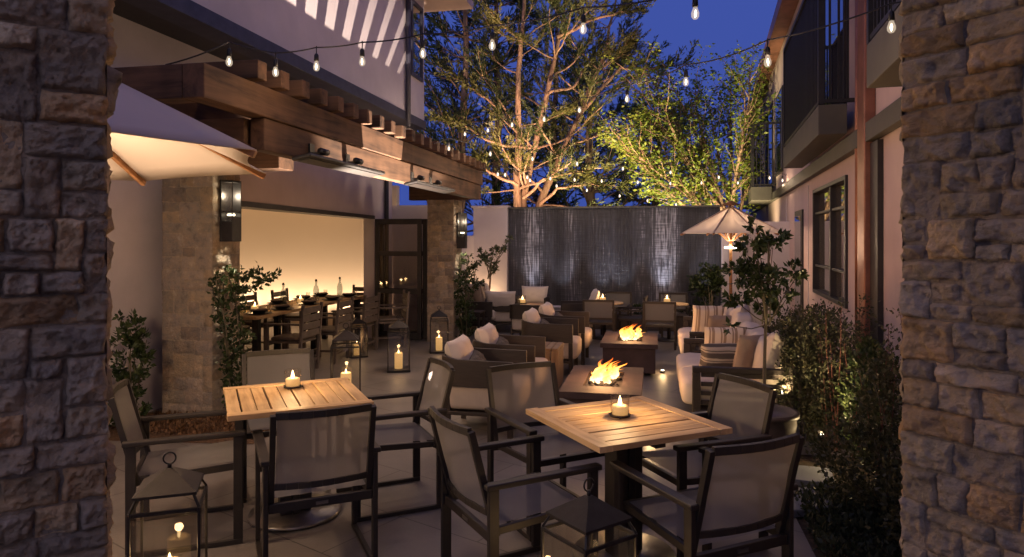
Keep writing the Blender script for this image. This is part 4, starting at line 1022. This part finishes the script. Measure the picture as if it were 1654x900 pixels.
for i, (X, Y, yaw, lab) in enumerate([
    (-4.55, 8.05, R(90), 'slatted dining chair nearest the vine, on the courtyard side of the long table'),
    (-4.48, 8.85, R(93), 'second slatted chair from the vine on the courtyard side of the long table'),
    (-4.42, 9.65, R(88), 'third slatted chair from the vine on the courtyard side of the long table'),
    (-4.12, 10.25, R(120), 'slatted chair turned out at the door end of the long table'),
    (-5.85, 8.6, R(-90), 'slatted chair on the room side opposite the first pair of bottles'),
    (-5.85, 9.4, R(-92), 'slatted chair on the room side at the middle of the long table'),
    (-5.80, 10.3, R(-88), 'slatted chair on the room side at the far part of the long table'),
    (-5.1, 11.3, R(180), 'slatted chair at the far head of the long table')]):
    place(sl, i == 0, A(X, Y), -TA+yaw, lab, 'chair', GS)
for i, (X, Y) in enumerate(((-5.25, 8.0), (-5.22, 8.95), (-5.18, 9.85), (-5.12, 10.55))):
    b = empty('bottle', A(X, Y, .742), 0, ('clear swing top water bottle nearest the vine on the long table', 'second water bottle from the vine on the long table', 'third water bottle from the vine on the long table', 'water bottle at the door end of the long table')[i], 'bottle', 'water bottles on the long table')
    m = MB(); m.lathe([(0, 0), (.043, 0), (.045, .01), (.045, .17), (.036, .21), (.016, .25), (.014, .30), (0, .30)], (0, 0, 0), 18); m.build('glass', M['bottle'], b)
    m = MB(); m.lathe([(0, 0), (.017, 0), (.018, .02), (.01, .035), (0, .035)], (0, 0, .301), 12); m.tube([(.016, 0, .27), (.024, 0, .30), (0, 0, .33)], .002, 5); m.build('stopper', M['black'], b)
k = 0
for Y, nm in ((7.95, 'first'), (8.5, 'second'), (9.25, 'third'), (10.0, 'fourth'), (10.6, 'fifth')):
    for X, side in ((-4.98, 'courtyard'), (-5.48, 'room')):
        p = empty('plate_stack', A(X, Y, .742), 0, 'dark plates with a folded napkin, %s setting from the vine on the %s side' % (nm, side), 'plates', 'place settings on the long table')
        m = MB(); m.lathe([(0, 0), (.11, 0), (.165, .014), (.165, .018), (.11, .008), (0, .008)], (0, 0, 0), 24); m.lathe([(0, .01), (.07, .01), (.12, .05), (.118, .053), (.06, .018), (0, .018)], (0, 0, 0), 24); m.build('plate', M['black'], p)
        m = MB(); m.box((0, 0, .055), (.19, .07, .022), Matrix.Rotation(.5, 3, 'Z')); m.build('napkin', M['tan'], p, bev=.006)
        gl_ = MB(); gl_.lathe([(.028, 0), (.034, .10), (.032, .10), (.026, .004), (0, .004)], (0, 0, 0), 14)
        g = gl_.build('tumbler', M['glass']); a_ = A(X+(-.02 if X < -5.2 else .02), Y+.19, .742); g.location = a_
        tag(g, 'clear tumbler beside the %s setting from the vine on the %s side' % (nm, side), 'glass', 'tumblers on the long table')
votive(A(-5.23, 8.25, .742), 'lit votive candle on the long dining table between the first two bottles', 2.2, 1.1)
votive(A(-5.2, 9.4, .742), 'lit votive candle at the middle of the long dining table', 2.2, 1.1)

# ------------------------------------------------------------------ plants
rng = np.random.default_rng(5)
def unit(a): return a/np.maximum(np.linalg.norm(a, axis=-1, keepdims=True), 1e-6)
def leafmesh(name, Pn, Dn, size, wr, m, parent, bend=.25, smin=.6, cval=None):
    n = len(Pn); Pn = np.asarray(Pn, float); Dn = unit(np.asarray(Dn, float))
    W = unit(np.cross(Dn, rng.normal(size=(n, 3)))); Nn = np.cross(Dn, W)
    s = (size*rng.uniform(smin, 1.25, n))[:, None]
    V = np.empty((n, 4, 3)); V[:, 0] = Pn; V[:, 1] = Pn+Dn*s*.45+W*s*wr+Nn*s*bend*.3; V[:, 2] = Pn+Dn*s-Nn*s*bend*.3; V[:, 3] = Pn+Dn*s*.45-W*s*wr+Nn*s*bend*.3
    Fq = np.arange(4*n).reshape(n, 4)
    c = (rng.uniform(0, 1, n) if cval is None else np.clip(cval+rng.normal(0, .15, n), 0, 1)); cols = np.repeat(np.stack([c, c, c], 1), 4, 0)
    return npmesh(name, V.reshape(-1, 3), Fq, m, parent, cols)
def twig_leaves(segs, per_m, spread, jit=.8):
    Ps, Ds = [], []
    for a, b in segs:
        a = np.array(a); b = np.array(b); L_ = np.linalg.norm(b-a); k = max(1, int(L_*per_m))
        t = rng.uniform(0, 1, (k, 1)); p = a+(b-a)*t+rng.normal(0, spread, (k, 3)); d = unit(b-a)[None]+rng.normal(0, jit, (k, 3))
        Ps.append(p); Ds.append(d)
    return np.concatenate(Ps), np.concatenate(Ds)
def rvec(rnd): return Vector((rnd.gauss(0, 1), rnd.gauss(0, 1), rnd.gauss(0, 1))).normalized()
def poly(p, d, L_, n, wob, rnd, grav=0):
    pts = [Vector(p)]; d = Vector(d).normalized()
    for i in range(n):
        d = (d+rvec(rnd)*wob+Vector((0, 0, grav))).normalized(); pts.append(pts[-1]+d*L_/n)
    return pts

def cypress(loc, stems, nb, label, m, seed, leafsz=.13, per=46, zlo=1.5, bl_=(1.2, 3.0), trunk_r=.13, bare=4, el=(.0, .5)):
    rnd = random.Random(seed); root = empty('cypress_tree', loc, 0, label, 'tree')
    tb = MB(); lb = MB(); segs = []; o = Vector(loc)
    for pts in stems:
        pts = [Vector(p)-o for p in pts]; n = len(pts)
        fine = []
        for i in range(n-1):
            for k in range(4): fine.append(pts[i].lerp(pts[i+1], k/4)+rvec(rnd)*.03)
        fine.append(pts[-1]); N_ = len(fine); top = fine[-1].z
        tb.tube(fine, [trunk_r*(1-.82*i/N_) for i in range(N_)], 7)
        for b in range(nb):
            t = rnd.random()**.8; i = min(int(t*(N_-1)), N_-2); p = fine[i]
            if p.z < zlo: continue
            az = rnd.uniform(0, 2*PI); d = Vector((math.cos(az), math.sin(az), rnd.uniform(*el)))
            L_ = rnd.uniform(*bl_)*(1.05-.65*t); br = poly(p, d, L_, 8, .16, rnd, .05)
            lb.tube(br, [.030*(1-.8*k/8)*(L_/2.2)+.004 for k in range(9)], 5)
            for k in range(bare, 9):
                for q in range(2 if k < 8 else 3):
                    rv = rvec(rnd); rv.z *= .4; dd = ((br[k]-br[k-1]).normalized()+rv*.62+Vector((0, 0, .10))).normalized()
                    tw = poly(br[k], dd, rnd.uniform(.32, .80), 3, .12, rnd, .05)
                    if rnd.random() < .3: lb.tube(tw, [.007, .006, .005, .003], 4)
                    segs += list(zip(tw[:-1], tw[1:]))
                    for z_ in range(2):
                        d3 = ((tw[2]-tw[1]).normalized()+rvec(rnd)*.5).normalized(); segs.append((tw[1+z_], tw[1+z_]+d3*rnd.uniform(.12, .30)))
    tb.build('trunk', M['bark'], root); lb.build('branches', M['bark'], root)
    Pn, Dn = twig_leaves(segs, per, .016, .26)
    cv = .5+.5*np.sin(Pn[:, 0]*2.1+Pn[:, 2]*1.7+seed)
    leafmesh('crown', Pn, Dn, leafsz, .10, M[m], root, cval=cv*.7+.1)
    return root
def S(u, v, zc): return Vector(P(u, v, zc))
def stemline(us, zc, dz=0):
    n = len(us); return [S(u, v, zc+dz*i/(n-1)) for i, (u, v) in enumerate(us)]
gz = 18.0
def ground_pt(u, zc): return Vector(((u-827)/F*zc, zc, 0))
st_ = [[ground_pt(838, 18)]+stemline([(835, 330), (838, 230), (836, 120), (848, 10), (850, -80)], 18, -.3),
       [ground_pt(846, 18.2)]+stemline([(843, 325), (862, 240), (884, 150), (908, 40), (918, -60)], 18.2, .2),
       [ground_pt(858, 18.4)]+stemline([(870, 332), (905, 255), (938, 180), (975, 90), (995, 0)], 18.4, .8)]
cy = cypress((.35, 18.2, 0), st_, 30, 'tall many stemmed cypress glowing warm behind the water wall', 'cypress', 3, leafsz=.11, per=62, zlo=2.6, bl_=(1.3, 3.1), el=(-.05, .55))
lmb = MB()                                                       # long bare limbs of the same tree
rl = random.Random(12)
for us, zc in (([(838, 300), (800, 282), (770, 262), (735, 270), (700, 255)], 17.6), ([(836, 215), (795, 165), (755, 140), (715, 110)], 17.7), ([(843, 320), (880, 290), (925, 278), (985, 268)], 17.8),
               ([(870, 330), (900, 305), (950, 298), (1010, 300)], 17.9), ([(884, 150), (925, 140), (955, 100), (975, 60)], 18.0), ([(940, 180), (1000, 112), (1060, 112), (1120, 100)], 18.2), ([(900, 60), (960, 30), (1000, 20), (1040, 14)], 18.2), ([(862, 240), (800, 232), (740, 198), (700, 195)], 17.5)):
    pts = stemline(us, zc, rl.uniform(-.8, .6)); fine = []
    for i in range(len(pts)-1):
        for k in range(4): fine.append(pts[i].lerp(pts[i+1], k/4)+rvec(rl)*.035)
    fine = [p-Vector((.35, 18.2, 0)) for p in fine]; lmb.tube(fine, [.05*(1-.75*i/len(fine)) for i in range(len(fine))], 6)
    lsegs = globals().setdefault('LS', [])
    for k in range(5, len(fine)):
        for q in range(4):
            dd = ((fine[k]-fine[k-1]).normalized()+rvec(rl)*.8+Vector((0, 0, .25))).normalized(); tw = poly(fine[k], dd, rl.uniform(.25, .6), 3, .2, rl, .08); LS.extend(zip(tw[:-1], tw[1:]))
lmb.build('limbs', M['bark'], cy)
Pn, Dn = twig_leaves(LS, 60, .035, .45); leafmesh('limb_foliage', Pn, Dn, .13, .13, M['cypress'], cy, cval=.5)
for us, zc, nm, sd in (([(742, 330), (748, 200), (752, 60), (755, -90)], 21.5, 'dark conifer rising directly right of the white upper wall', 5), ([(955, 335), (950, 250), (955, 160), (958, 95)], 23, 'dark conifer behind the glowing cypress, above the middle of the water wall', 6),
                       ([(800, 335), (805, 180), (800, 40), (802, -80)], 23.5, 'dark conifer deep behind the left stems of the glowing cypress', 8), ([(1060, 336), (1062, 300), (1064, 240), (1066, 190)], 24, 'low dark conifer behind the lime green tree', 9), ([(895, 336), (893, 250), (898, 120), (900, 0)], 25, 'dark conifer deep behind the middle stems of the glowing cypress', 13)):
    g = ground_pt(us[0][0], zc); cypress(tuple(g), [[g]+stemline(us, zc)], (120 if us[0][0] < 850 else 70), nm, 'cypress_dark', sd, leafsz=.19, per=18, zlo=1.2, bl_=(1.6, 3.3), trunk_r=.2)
lamp('SPOT', 'tree_uplight', (-.1, 15.0, .3), 3300, (1, .62, .38), None, aim=(.3, 18.3, 11.5), spot_size=R(84), spot_blend=1, shadow_soft_size=.12)
lamp('SPOT', 'tree_uplight', (2.0, 15.0, .3), 2200, (1, .66, .38), None, aim=(1.2, 18.3, 9), spot_size=R(84), spot_blend=1, shadow_soft_size=.12)
lamp('SPOT', 'tree_uplight', (-1.9, 16.2, .3), 600, (1, .78, .42), None, aim=(-1.6, 18.6, 5), spot_size=R(95), spot_blend=1, shadow_soft_size=.12)

# lime lit broadleaf tree behind the right end of the wall
bt = Vector((5.75, 17.2, 0)); rt = empty('broadleaf_tree', bt, 0, 'lime green lit broadleaf tree with fanning limbs beside the rose building', 'tree')
rnd = random.Random(44); tb = MB(); lb = MB(); segs = []
tr_ = poly((0, 0, 0), (-.05, 0, 1), 2.3, 5, .05, rnd); tb.tube(tr_, [.2, .18, .16, .15, .14, .13], 9); tb.build('trunk', M['bark'], rt)
for i in range(15):
    f = i/14; ang = R(-78+100*f); d = Vector((math.sin(ang)*1.0, rnd.uniform(-.5, .5), math.cos(ang)*.95+.12))
    L_ = 3.9 if f > .2 else 3.5; br = poly(tr_[rnd.randint(3, 5)], d, L_*rnd.uniform(.8, 1.08), 10, .11, rnd, .035)
    lb.tube(br, [.055*(1-.85*k/10)+.004 for k in range(11)], 6)
    for k in range(2, 11):
        for q in range(3):
            dd = ((br[k]-br[k-1]).normalized()+rvec(rnd)*.6+Vector((0, 0, -.04))).normalized(); b2 = poly(br[k], dd, rnd.uniform(.6, 1.25), 5, .22, rnd, .01)
            lb.tube(b2, [.014, .011, .009, .007, .005, .003], 4)
            for z_ in range(1, 6):
                for q2 in range(2):
                    d3 = ((b2[z_]-b2[z_-1]).normalized()+rvec(rnd)*.9); d3.z *= .4; d3.normalize(); segs.append((b2[z_], b2[z_]+d3*rnd.uniform(.12, .34)))
lb.build('limbs', M['bark'], rt)
Pn, Dn = twig_leaves(segs, 19, .03, .9); Dn[:, 2] *= .5; leafmesh('crown', Pn, Dn, .095, .27, M['maple'], rt)
lamp('SPOT', 'tree_uplight', (3.0, 15.0, .3), 2200, (1, .86, .45), None, aim=(3.5, 17.0, 3.8), spot_size=R(95), spot_blend=1, shadow_soft_size=.1)
lamp('SPOT', 'tree_uplight', (5.2, 15.6, .3), 900, (1, .80, .45), None, aim=(5.1, 17.3, 6), spot_size=R(80), spot_blend=1, shadow_soft_size=.1)

def bush(name, loc, blobs, n, size, wr, m, label, cat, group=None, stems=8, stemr=.008, up=.5, pot=None, jit=.8, h0=.02, stem_m='stem', hollow=.35, scatter=1.0):
    """blobs: (dx,dy,dz,rx,ry,rz) clumps in metres round loc"""
    root = empty(name, loc, 0, label, cat, group); vol = np.array([b[3]*b[4]*b[5] for b in blobs])**.75; vol = vol/vol.sum()
    Ps = []; ctr = []
    for b, f in zip(blobs, vol):
        k = int(n*f); q = unit(rng.normal(size=(k, 3)))*(rng.uniform(hollow, 1, (k, 1))**.6)
        # gather the leaves on small twigs so that gaps stay open
        nt_ = max(6, k//14); tw = unit(rng.normal(size=(nt_, 3)))*(rng.uniform(hollow, 1.0, (nt_, 1))**.6); idx = rng.integers(0, nt_, k)
        q = tw[idx]*(1+rng.normal(0, .06, (k, 1)))+rng.normal(0, .10, (k, 3))*scatter
        p = q*np.array(b[3:6])+np.array(b[:3]); Ps.append(p); ctr.append(np.repeat(np.array(b[:3])[None], k, 0))
    Pn = np.concatenate(Ps); C_ = np.concatenate(ctr); D_ = unit(Pn-C_)+np.array([0, 0, up])+rng.normal(0, jit, Pn.shape)
    leafmesh('foliage', Pn, D_, size, wr, M[m], root)
    mb = MB(); rr = random.Random(len(label)); base = h0
    for i in range(stems):
        b = blobs[i % len(blobs)]; e = Vector((b[0]+rr.uniform(-.6, .6)*b[3], b[1]+rr.uniform(-.6, .6)*b[4], b[2]+rr.uniform(-.2, .8)*b[5])); s0 = Vector((rr.uniform(-.03, .03), rr.uniform(-.03, .03), base)) if pot is not None or stems < 6 else Vector((b[0]*.5+rr.uniform(-.05, .05), b[1]*.5+rr.uniform(-.05, .05), 0))
        mid = s0.lerp(e, .5)+rvec(rr)*.04; mid.x = s0.x*.6+e.x*.4; mid.y = s0.y*.6+e.y*.4
        mb.tube([s0, mid, e], [stemr, stemr*.8, stemr*.4], 6)
    mb.build('stem', M[stem_m], root)
    return root
def potmesh(loc, r, h, label, m='pot'):
    o = MB().lathe([(0, 0), (r*.62, 0), (r*.75, h*.25), (r*.95, h*.75), (r*.93, h*.90), (r*1.03, h*.92), (r*1.03, h), (r*.88, h), (r*.86, h*.9), (0, h*.88)], (0, 0, 0), 32).build('plant_pot', M[m])
    o.location = loc; return tag(o, label, 'pot')
# potted tree by the near sofa
pt = Vector((1.93, 5.2, 0)); potmesh(pt, .235, .40, 'large round glazed pot holding the leafy tree beside the near sofa')
def bl(u, v, r, zc, k=1.0, ry=None):
    p = Vector(P(u, v, zc))-pt; rr = r/F*zc*.86; return (p.x, p.y, p.z, rr*k, ry or rr*1.1, rr)
tb_ = [bl(1212, 398, 24, 5.1), bl(1248, 392, 24, 5.3, 1.1), bl(1200, 438, 30, 5.3), bl(1240, 455, 34, 5.15), bl(1282, 437, 18, 5.3, 1.3), bl(1190, 484, 18, 5.0, 1.2), bl(1234, 500, 18, 5.3), bl(1180, 528, 8, 5.0, 1.4), bl(1262, 480, 24, 5.4), bl(1218, 362, 12, 5.2)]
tr = bush('potted_tree', pt, tb_, 1700, .056, .26, 'leaf', 'slender leafy tree in the round glazed pot beside the near sofa', 'tree', stems=12, stemr=.005, pot=1, h0=1.05, up=.1, hollow=.1)
mb = MB(); rr = random.Random(3); q_ = poly((0, 0, .34), (-.03, 0, 1), 1.35, 8, .03, rr); mb.tube(q_, [.016-.001*i for i in range(9)], 8); mb.build('trunk', M['stem'], tr)
# olive tree in the corner, laurel by the water wall
pt = Vector(A(-3.30, 13.55)); potmesh(pt, .17, .42, 'pale pot of the small olive tree in the white corner', 'stucco')
tr = bush('olive_tree', pt, [bl(790, 418, 13, 13.3), bl(812, 402, 10, 13.3), bl(822, 388, 6, 13.2), bl(779, 408, 9, 13.3), bl(800, 432, 10, 13.3), bl(798, 405, 8, 13.3)], 900, .065, .2, 'olive_leaf', 'small olive tree with open crown against the white corner wall', 'tree', stems=6, stemr=.012, pot=1, h0=.9, hollow=.05)
mb = MB(); mb.tube(poly((0, 0, .38), (.02, 0, 1), .75, 6, .04, random.Random(8)), [.024, .022, .02, .02, .018, .016, .014], 8); mb.build('trunk', M['bark'], tr)
pt = Vector(A(.98, 12.55)); potmesh(pt, .2, .38, 'dark pot of the rounded laurel in front of the water wall')
tr = bush('laurel_bush', pt, [bl(1142, 458, 26, 12.5), bl(1128, 468, 14, 12.4), bl(1158, 462, 14, 12.4), bl(1145, 435, 16, 12.5), bl(1138, 485, 16, 12.5)], 1900, .075, .26, 'leaf', 'rounded laurel bush in front of the right end of the water wall', 'plant', stems=5, stemr=.012, pot=1, h0=.35)
# hedge balls in the trough planter
for i, (X, lab) in enumerate(((-.55, 'small clipped bush in the trough, left of the middle'), (-.22, 'small clipped bush in the middle of the trough'), (.62, 'small clipped bush in the trough, behind the right round table'), (-1.5, 'small clipped bush toward the left end of the trough'), (1.05, 'small clipped bush at the right end of the trough'))):
    bush('small_bush', A(X, 13.17, .26), [(0, 0, .09, .16, .12, .12)], 500, .045, .3, 'leaf', lab, 'plant', 'clipped bushes in the trough planter', stems=3, hollow=.5)
# vines on the two stone pillars
def vine(X, Y, h, label, n, seed, sprigs, wid=.10):
    loc = Vector(A(X, Y)); root = empty('climbing_vine', loc, 0, label, 'plant', 'vines on the stone pillars'); rnd = random.Random(seed); mb = MB(); segs = []
    for i in range(5):
        p = poly((rnd.uniform(-.04, .08), rnd.uniform(-.12, .04), .01), (rnd.uniform(-.03, .03), 0, 1), h*rnd.uniform(.75, 1), 12, .12, rnd, .12); mb.tube(p, [.008]*13, 5)
        for k in range(1, 13):
            for q in range(2): d = rvec(rnd); d.z = d.z*.5; segs.append((p[k], p[k]+d*rnd.uniform(.05, .05+wid)))
    for (z0, dx, dz, L_) in sprigs:
        p = poly((.05, -.05, z0), (dx, -.2, dz), L_, 7, .16, rnd, .0); mb.tube(p, [.004]*8, 4); segs += list(zip(p[:-1], p[1:]))
        for k in range(1, 8): segs.append((p[k], p[k]+rvec(rnd)*.05))
    mb.build('stem', M['stem'], root); Pn, Dn = twig_leaves(segs, n, .02, .9); leafmesh('foliage', Pn, Dn, .052, .32, M['leaf'], root)
vine(-3.99, 5.98, 1.62, 'leafy vine climbing the near stone pillar under its sconce', 210, 4, [(1.2, 1, .12, .38), (1.32, .8, .4, .2)], .055)
vine(-3.12, 11.0, 1.45, 'leafy vine climbing the far stone pillar under its sconce', 190, 14, [(1.2, .9, .2, .35), (1.0, 1, 0, .3)], .14)
# shrub by the left pillar
bush('wall_shrub', (-3.42, 6.1, 0), [(0, 0, .85, .13, .14, .2), (.03, 0, .6, .18, .15, .2), (-.05, 0, .35, .18, .18, .25), (.1, 0, .78, .10, .1, .1), (.0, 0, .12, .15, .15, .12)], 1500, .055, .26, 'leaf', 'dark upright shrub against the lilac wall behind the left pillar', 'plant', stems=8)
# right hand bed
G2 = 'shrubs in the bed by the rose building'
bush('shrub', (2.52, 5.75, 0), [(-.06, 0, .42, .22, .35, .40), (.1, .05, .55, .30, .35, .45), (.38, -.1, .45, .26, .35, .42), (.05, .1, .95, .28, .25, .18), (-.02, .2, .80, .2, .25, .22)], 11000, .032, .3, 'shrub', 'large feathery shrub with small leaves below the window, lit by ground lights', 'plant', G2, stems=26, stemr=.005, up=.7)
bush('shrub', (3.05, 6.7, 0), [(0, 0, .55, .32, .5, .5), (-.15, .6, .5, .25, .4, .45)], 6000, .035, .3, 'shrub', 'second feathery shrub deeper behind, against the rose wall', 'plant', G2, stems=16, stemr=.005, up=.7)
bush('shrub', (2.62, 5.05, 0), [(0, 0, .42, .16, .2, .42), (.05, .0, .75, .12, .15, .2)], 2600, .04, .28, 'leaf', 'narrow dark green shrub beside the copper post', 'plant', G2, stems=8, up=.8)
bush('shrub', (2.32, 4.1, 0), [(0, 0, .5, .26, .35, .5), (-.22, .1, .3, .25, .3, .3), (.1, -.3, .45, .25, .3, .45), (-.05, -.5, .28, .32, .3, .3)], 10000, .032, .3, 'shrub', 'nearest dark shrub beside the right stone pillar', 'plant', G2, stems=18, stemr=.005, up=.7)
def twiggy(loc, h, n, label, seed, spread=.3):
    root = empty('red_stemmed_plant', loc, 0, label, 'plant', G2); rnd = random.Random(seed); mb = MB(); segs = []
    for i in range(n):
        p = poly((rnd.uniform(-spread, spread)*.6, rnd.uniform(-spread, spread)*.6, 0), (rnd.uniform(-.2, .2), rnd.uniform(-.2, .2), 1), h*rnd.uniform(.6, 1), 10, .08, rnd, .05); mb.tube(p, [.005-.0003*k for k in range(11)], 4)
        for k in range(4, 11):
            for q in range(3): d = rvec(rnd)+Vector((0, 0, .5)); segs.append((p[k], p[k]+d.normalized()*rnd.uniform(.04, .13)))
    mb.build('stem', M['rust'], root); Pn, Dn = twig_leaves(segs, 75, .012, .9); leafmesh('foliage', Pn, Dn, .03, .3, M['shrub'], root)
twiggy((2.68, 5.45, 0), 1.3, 14, 'airy red stemmed plant rising below the window corner', 3)
twiggy((2.38, 4.25, 0), 1.42, 9, 'airy red stemmed plant against the lilac wall beside the right stone pillar', 7, .2)
# low ground cover and mulch
def cover(name, quad, n, size, m, label, t=TA, h=.12):
    a, b, c, d = [np.array(fr(t, *q)[:2]) for q in quad]; uu = rng.uniform(0, 1, (n, 1)); vv = rng.uniform(0, 1, (n, 1))
    p = (a*(1-uu)+b*uu)*(1-vv)+(d*(1-uu)+c*uu)*vv; hh = h*(.35+.65*(.5+.5*np.sin(p[:, :1]*9)*np.cos(p[:, 1:]*7)))*rng.uniform(.05, 1, (n, 1))
    Pn = np.concatenate([p, hh], 1); Dn = rng.normal(0, .7, (n, 3))+np.array([0, 0, .8]); o = leafmesh(name, Pn, Dn, size, .24, M[m], None)
    return tag(o, label, 'ground cover', None, 'stuff')
cover('ground_cover', [(.86, 2.6), (1.75, 2.6), (1.85, 4.9), (.88, 4.9)], 9000, .045, 'ground_leaf', 'low dark ground cover in the bed between the pot and the right pillar', TA, .13)
cover('fallen_leaves', [(-4.75, 5.2), (-3.3, 5.2), (-3.3, 5.8), (-4.75, 5.8)], 1500, .05, 'dry_leaf', 'dry leaf litter round the foot of the near stone pillar', TA, .015)
mb = MB(); mb.add([A(*q) for q in ((-4.87, 4.9, .004), (-3.25, 5.1, .004), (-3.25, 5.84, .004), (-4.87, 5.84, .004))], [(0, 1, 2, 3)]); tag(mb.build('mulch_bed', M['mulch']), kind='structure')
sp = MB(); sp.bx(-.24, .24, -.17, .17, 0, .05); o = sp.build('stepping_stone', M['slab'], None, bev=.008); o.location = (2.02, 4.85, .0); o.rotation_euler = (0, 0, R(-20)); tag(o, 'flat bluestone stepping stone in the planting bed', 'stepping stone', 'stepping stones in the bed')
o2 = o.copy(); col.objects.link(o2); o2.location = (1.78, 4.35, 0); o2.rotation_euler = (0, 0, R(12)); o2['label'] = 'flat bluestone stepping stone nearest the chairs in the planting bed'
for i, (u, v, zc, e, lab) in enumerate(((1262, 634, 5.9, 9, 'small lit garden spotlight beside the potted tree, behind the pot'), (1326, 702, 5.15, 9, 'small lit garden spotlight under the feathery shrub'))):
    p = Vector(P(u, v, zc)); g = empty('garden_light', (p.x, p.y, 0), 0, lab, 'garden light', 'garden lights in the bed')
    m = MB(); m.tube([(0, 0, 0), (0, 0, p.z-.03)], .006, 6); m.lathe([(0, -.03), (.02, -.03), (.026, .025), (.02, .028), (0, .02)], (0, 0, p.z), 12); m.build('housing', M['black'], g)
    m = MB(); m.cushion((0, -.022, p.z+.01), (.026, .016, .026), .9, None, 8); m.build('lens', M['lampglow'], g)
    lamp('POINT', 'garden_beam', (0, -.06, p.z+.06), e*.35, (1, .72, .36), g, shadow_soft_size=.02)
    lamp('SPOT', 'garden_upbeam', (0, -.12, p.z+.02), 42, (1, .70, .36), g, aim=(.15, .35, 1.4), spot_size=R(95), spot_blend=1, shadow_soft_size=.02)
# low glow of the path lights beside the fire pits
for i, (X, Y, lab) in enumerate(((-.03, 5.92, 'tiny floor light at the foot of the near fire pit'), (.11, 8.9, 'tiny floor light on the paving beside the far fire pit'))):
    g = empty('floor_light', A(X, Y), 0, lab, 'floor light', 'floor lights by the fire pits')
    m = MB(); m.lathe([(0, 0), (.03, 0), (.03, .03), (0, .03)], (0, 0, .002), 12); m.build('housing', M['black'], g); m = MB(); m.lathe([(0, .0), (.02, 0), (.02, .006), (0, .006)], (0, 0, .033), 10); m.build('lens', M['lampglow'], g)
    lamp('POINT', 'floor_glow', (0, 0, .10), 2, (1, .62, .28), g, shadow_soft_size=.03)

# ------------------------------------------------------------------ string lights
def string(pts, label, ends, glow=4, step=2):
    cnt = [0]
    pts = [Vector(P(*p)) for p in pts]; root = empty('string_light', tuple(pts[0]), 0, label, 'string light', 'festoon strings over the courtyard'); o = pts[0]
    tops = [p-o+Vector((0, 0, .13)) for p in pts]; e0, e1 = [Vector(P(*e))-o for e in ends]; allp = [e0]+tops+[e1]; cab = []
    for i in range(len(allp)-1):
        a, b = allp[i], allp[i+1]
        for k in range(6): t = k/6; q = a.lerp(b, t); q.z -= .03*4*t*(1-t)*min(1, (b-a).length); cab.append(q)
    cab.append(allp[-1]); m = MB(); m.tube(cab, .0055, 5); m.build('cable', M['black'], root)
    for t in tops:
        m = MB(); m.tube([t+Vector((0, 0, .01)), t-Vector((0, 0, .055))], .004, 5); m.lathe([(0, 0), (.010, 0), (.016, -.012), (.018, -.05), (.014, -.055), (0, -.055)], tuple(t-Vector((0, 0, .045))), 10); s_ = m.build('socket', M['black'], root)
        c = t-Vector((0, 0, .10)); m = MB(); m.lathe([(.011, 0), (.015, -.012), (.023, -.035), (.022, -.054), (.012, -.068), (0, -.071)], tuple(c), 12); b = m.build('bulb', M['bulb'], root)
        m = MB(); m.cushion(tuple(c-Vector((0, 0, .038))), (.013, .013, .042), .9, None, 6); m.build('filament', M['bulbfil'], b)
        cnt[0] += 1
        if cnt[0] % step == 0: lamp('POINT', 'bulb_light', tuple(c-Vector((0, 0, .11))), glow, (1, .70, .44), root, shadow_soft_size=.05)
    return root
string([(370, 98, 4.8), (445, 115, 4.9), (511, 106, 4.9), (585, 98, 4.85), (683, 85, 4.8), (795, 72, 4.7), (942, 45, 4.4), (1123, 20, 3.9)], 'nearest festoon string running from the pergola up across the top of the view', [(267, 105, 4.57), (1330, -90, 3.6)], 4.5, 3)
string([(1440, 42, 3.9), (1240, 98, 4.3), (1108, 131, 5.4), (1013, 159, 6.6), (936, 177, 7.7), (879, 192, 8.6), (827, 201, 9.5), (788, 210, 10.3), (751, 216, 11), (694, 226, 11.5)], 'festoon string crossing from the balcony side down to the pergola', [(1560, -20, 3.7), (662, 222, 11.8)], 8, 2)
string([(725, 239, 9.0), (792, 248, 9.6), (860, 256, 10.3), (932, 264, 11), (1006, 272, 11.7), (1083, 278, 12.3), (1161, 286, 12.8), (1243, 287, 13.2)], 'middle festoon string spanning from the pergola to the far balcony', [(700, 232, 8.8), (1262, 278, 13.6)])
string([(804, 281, 10.6), (852, 286, 11.1), (889, 288, 11.5), (928, 290, 12), (972, 292, 12.4), (1030, 294, 12.7), (1083, 296, 13), (1133, 295, 13.2), (1192, 295, 13.5), (1264, 291, 13.7)], 'low festoon string above the water wall, ending beside the far balcony', [(777, 272, 10.4), (1278, 285, 13.8)])
string([(816, 282, 11.6), (856, 291, 12.2), (899, 300, 12.8), (948, 307, 13.4), (1001, 316, 14.1), (1046, 324, 14.8), (1092, 330, 15.4), (1135, 336, 16)], 'farthest festoon string sloping down to the top of the water wall', [(778, 268, 11.3), (1180, 340, 16.5)])
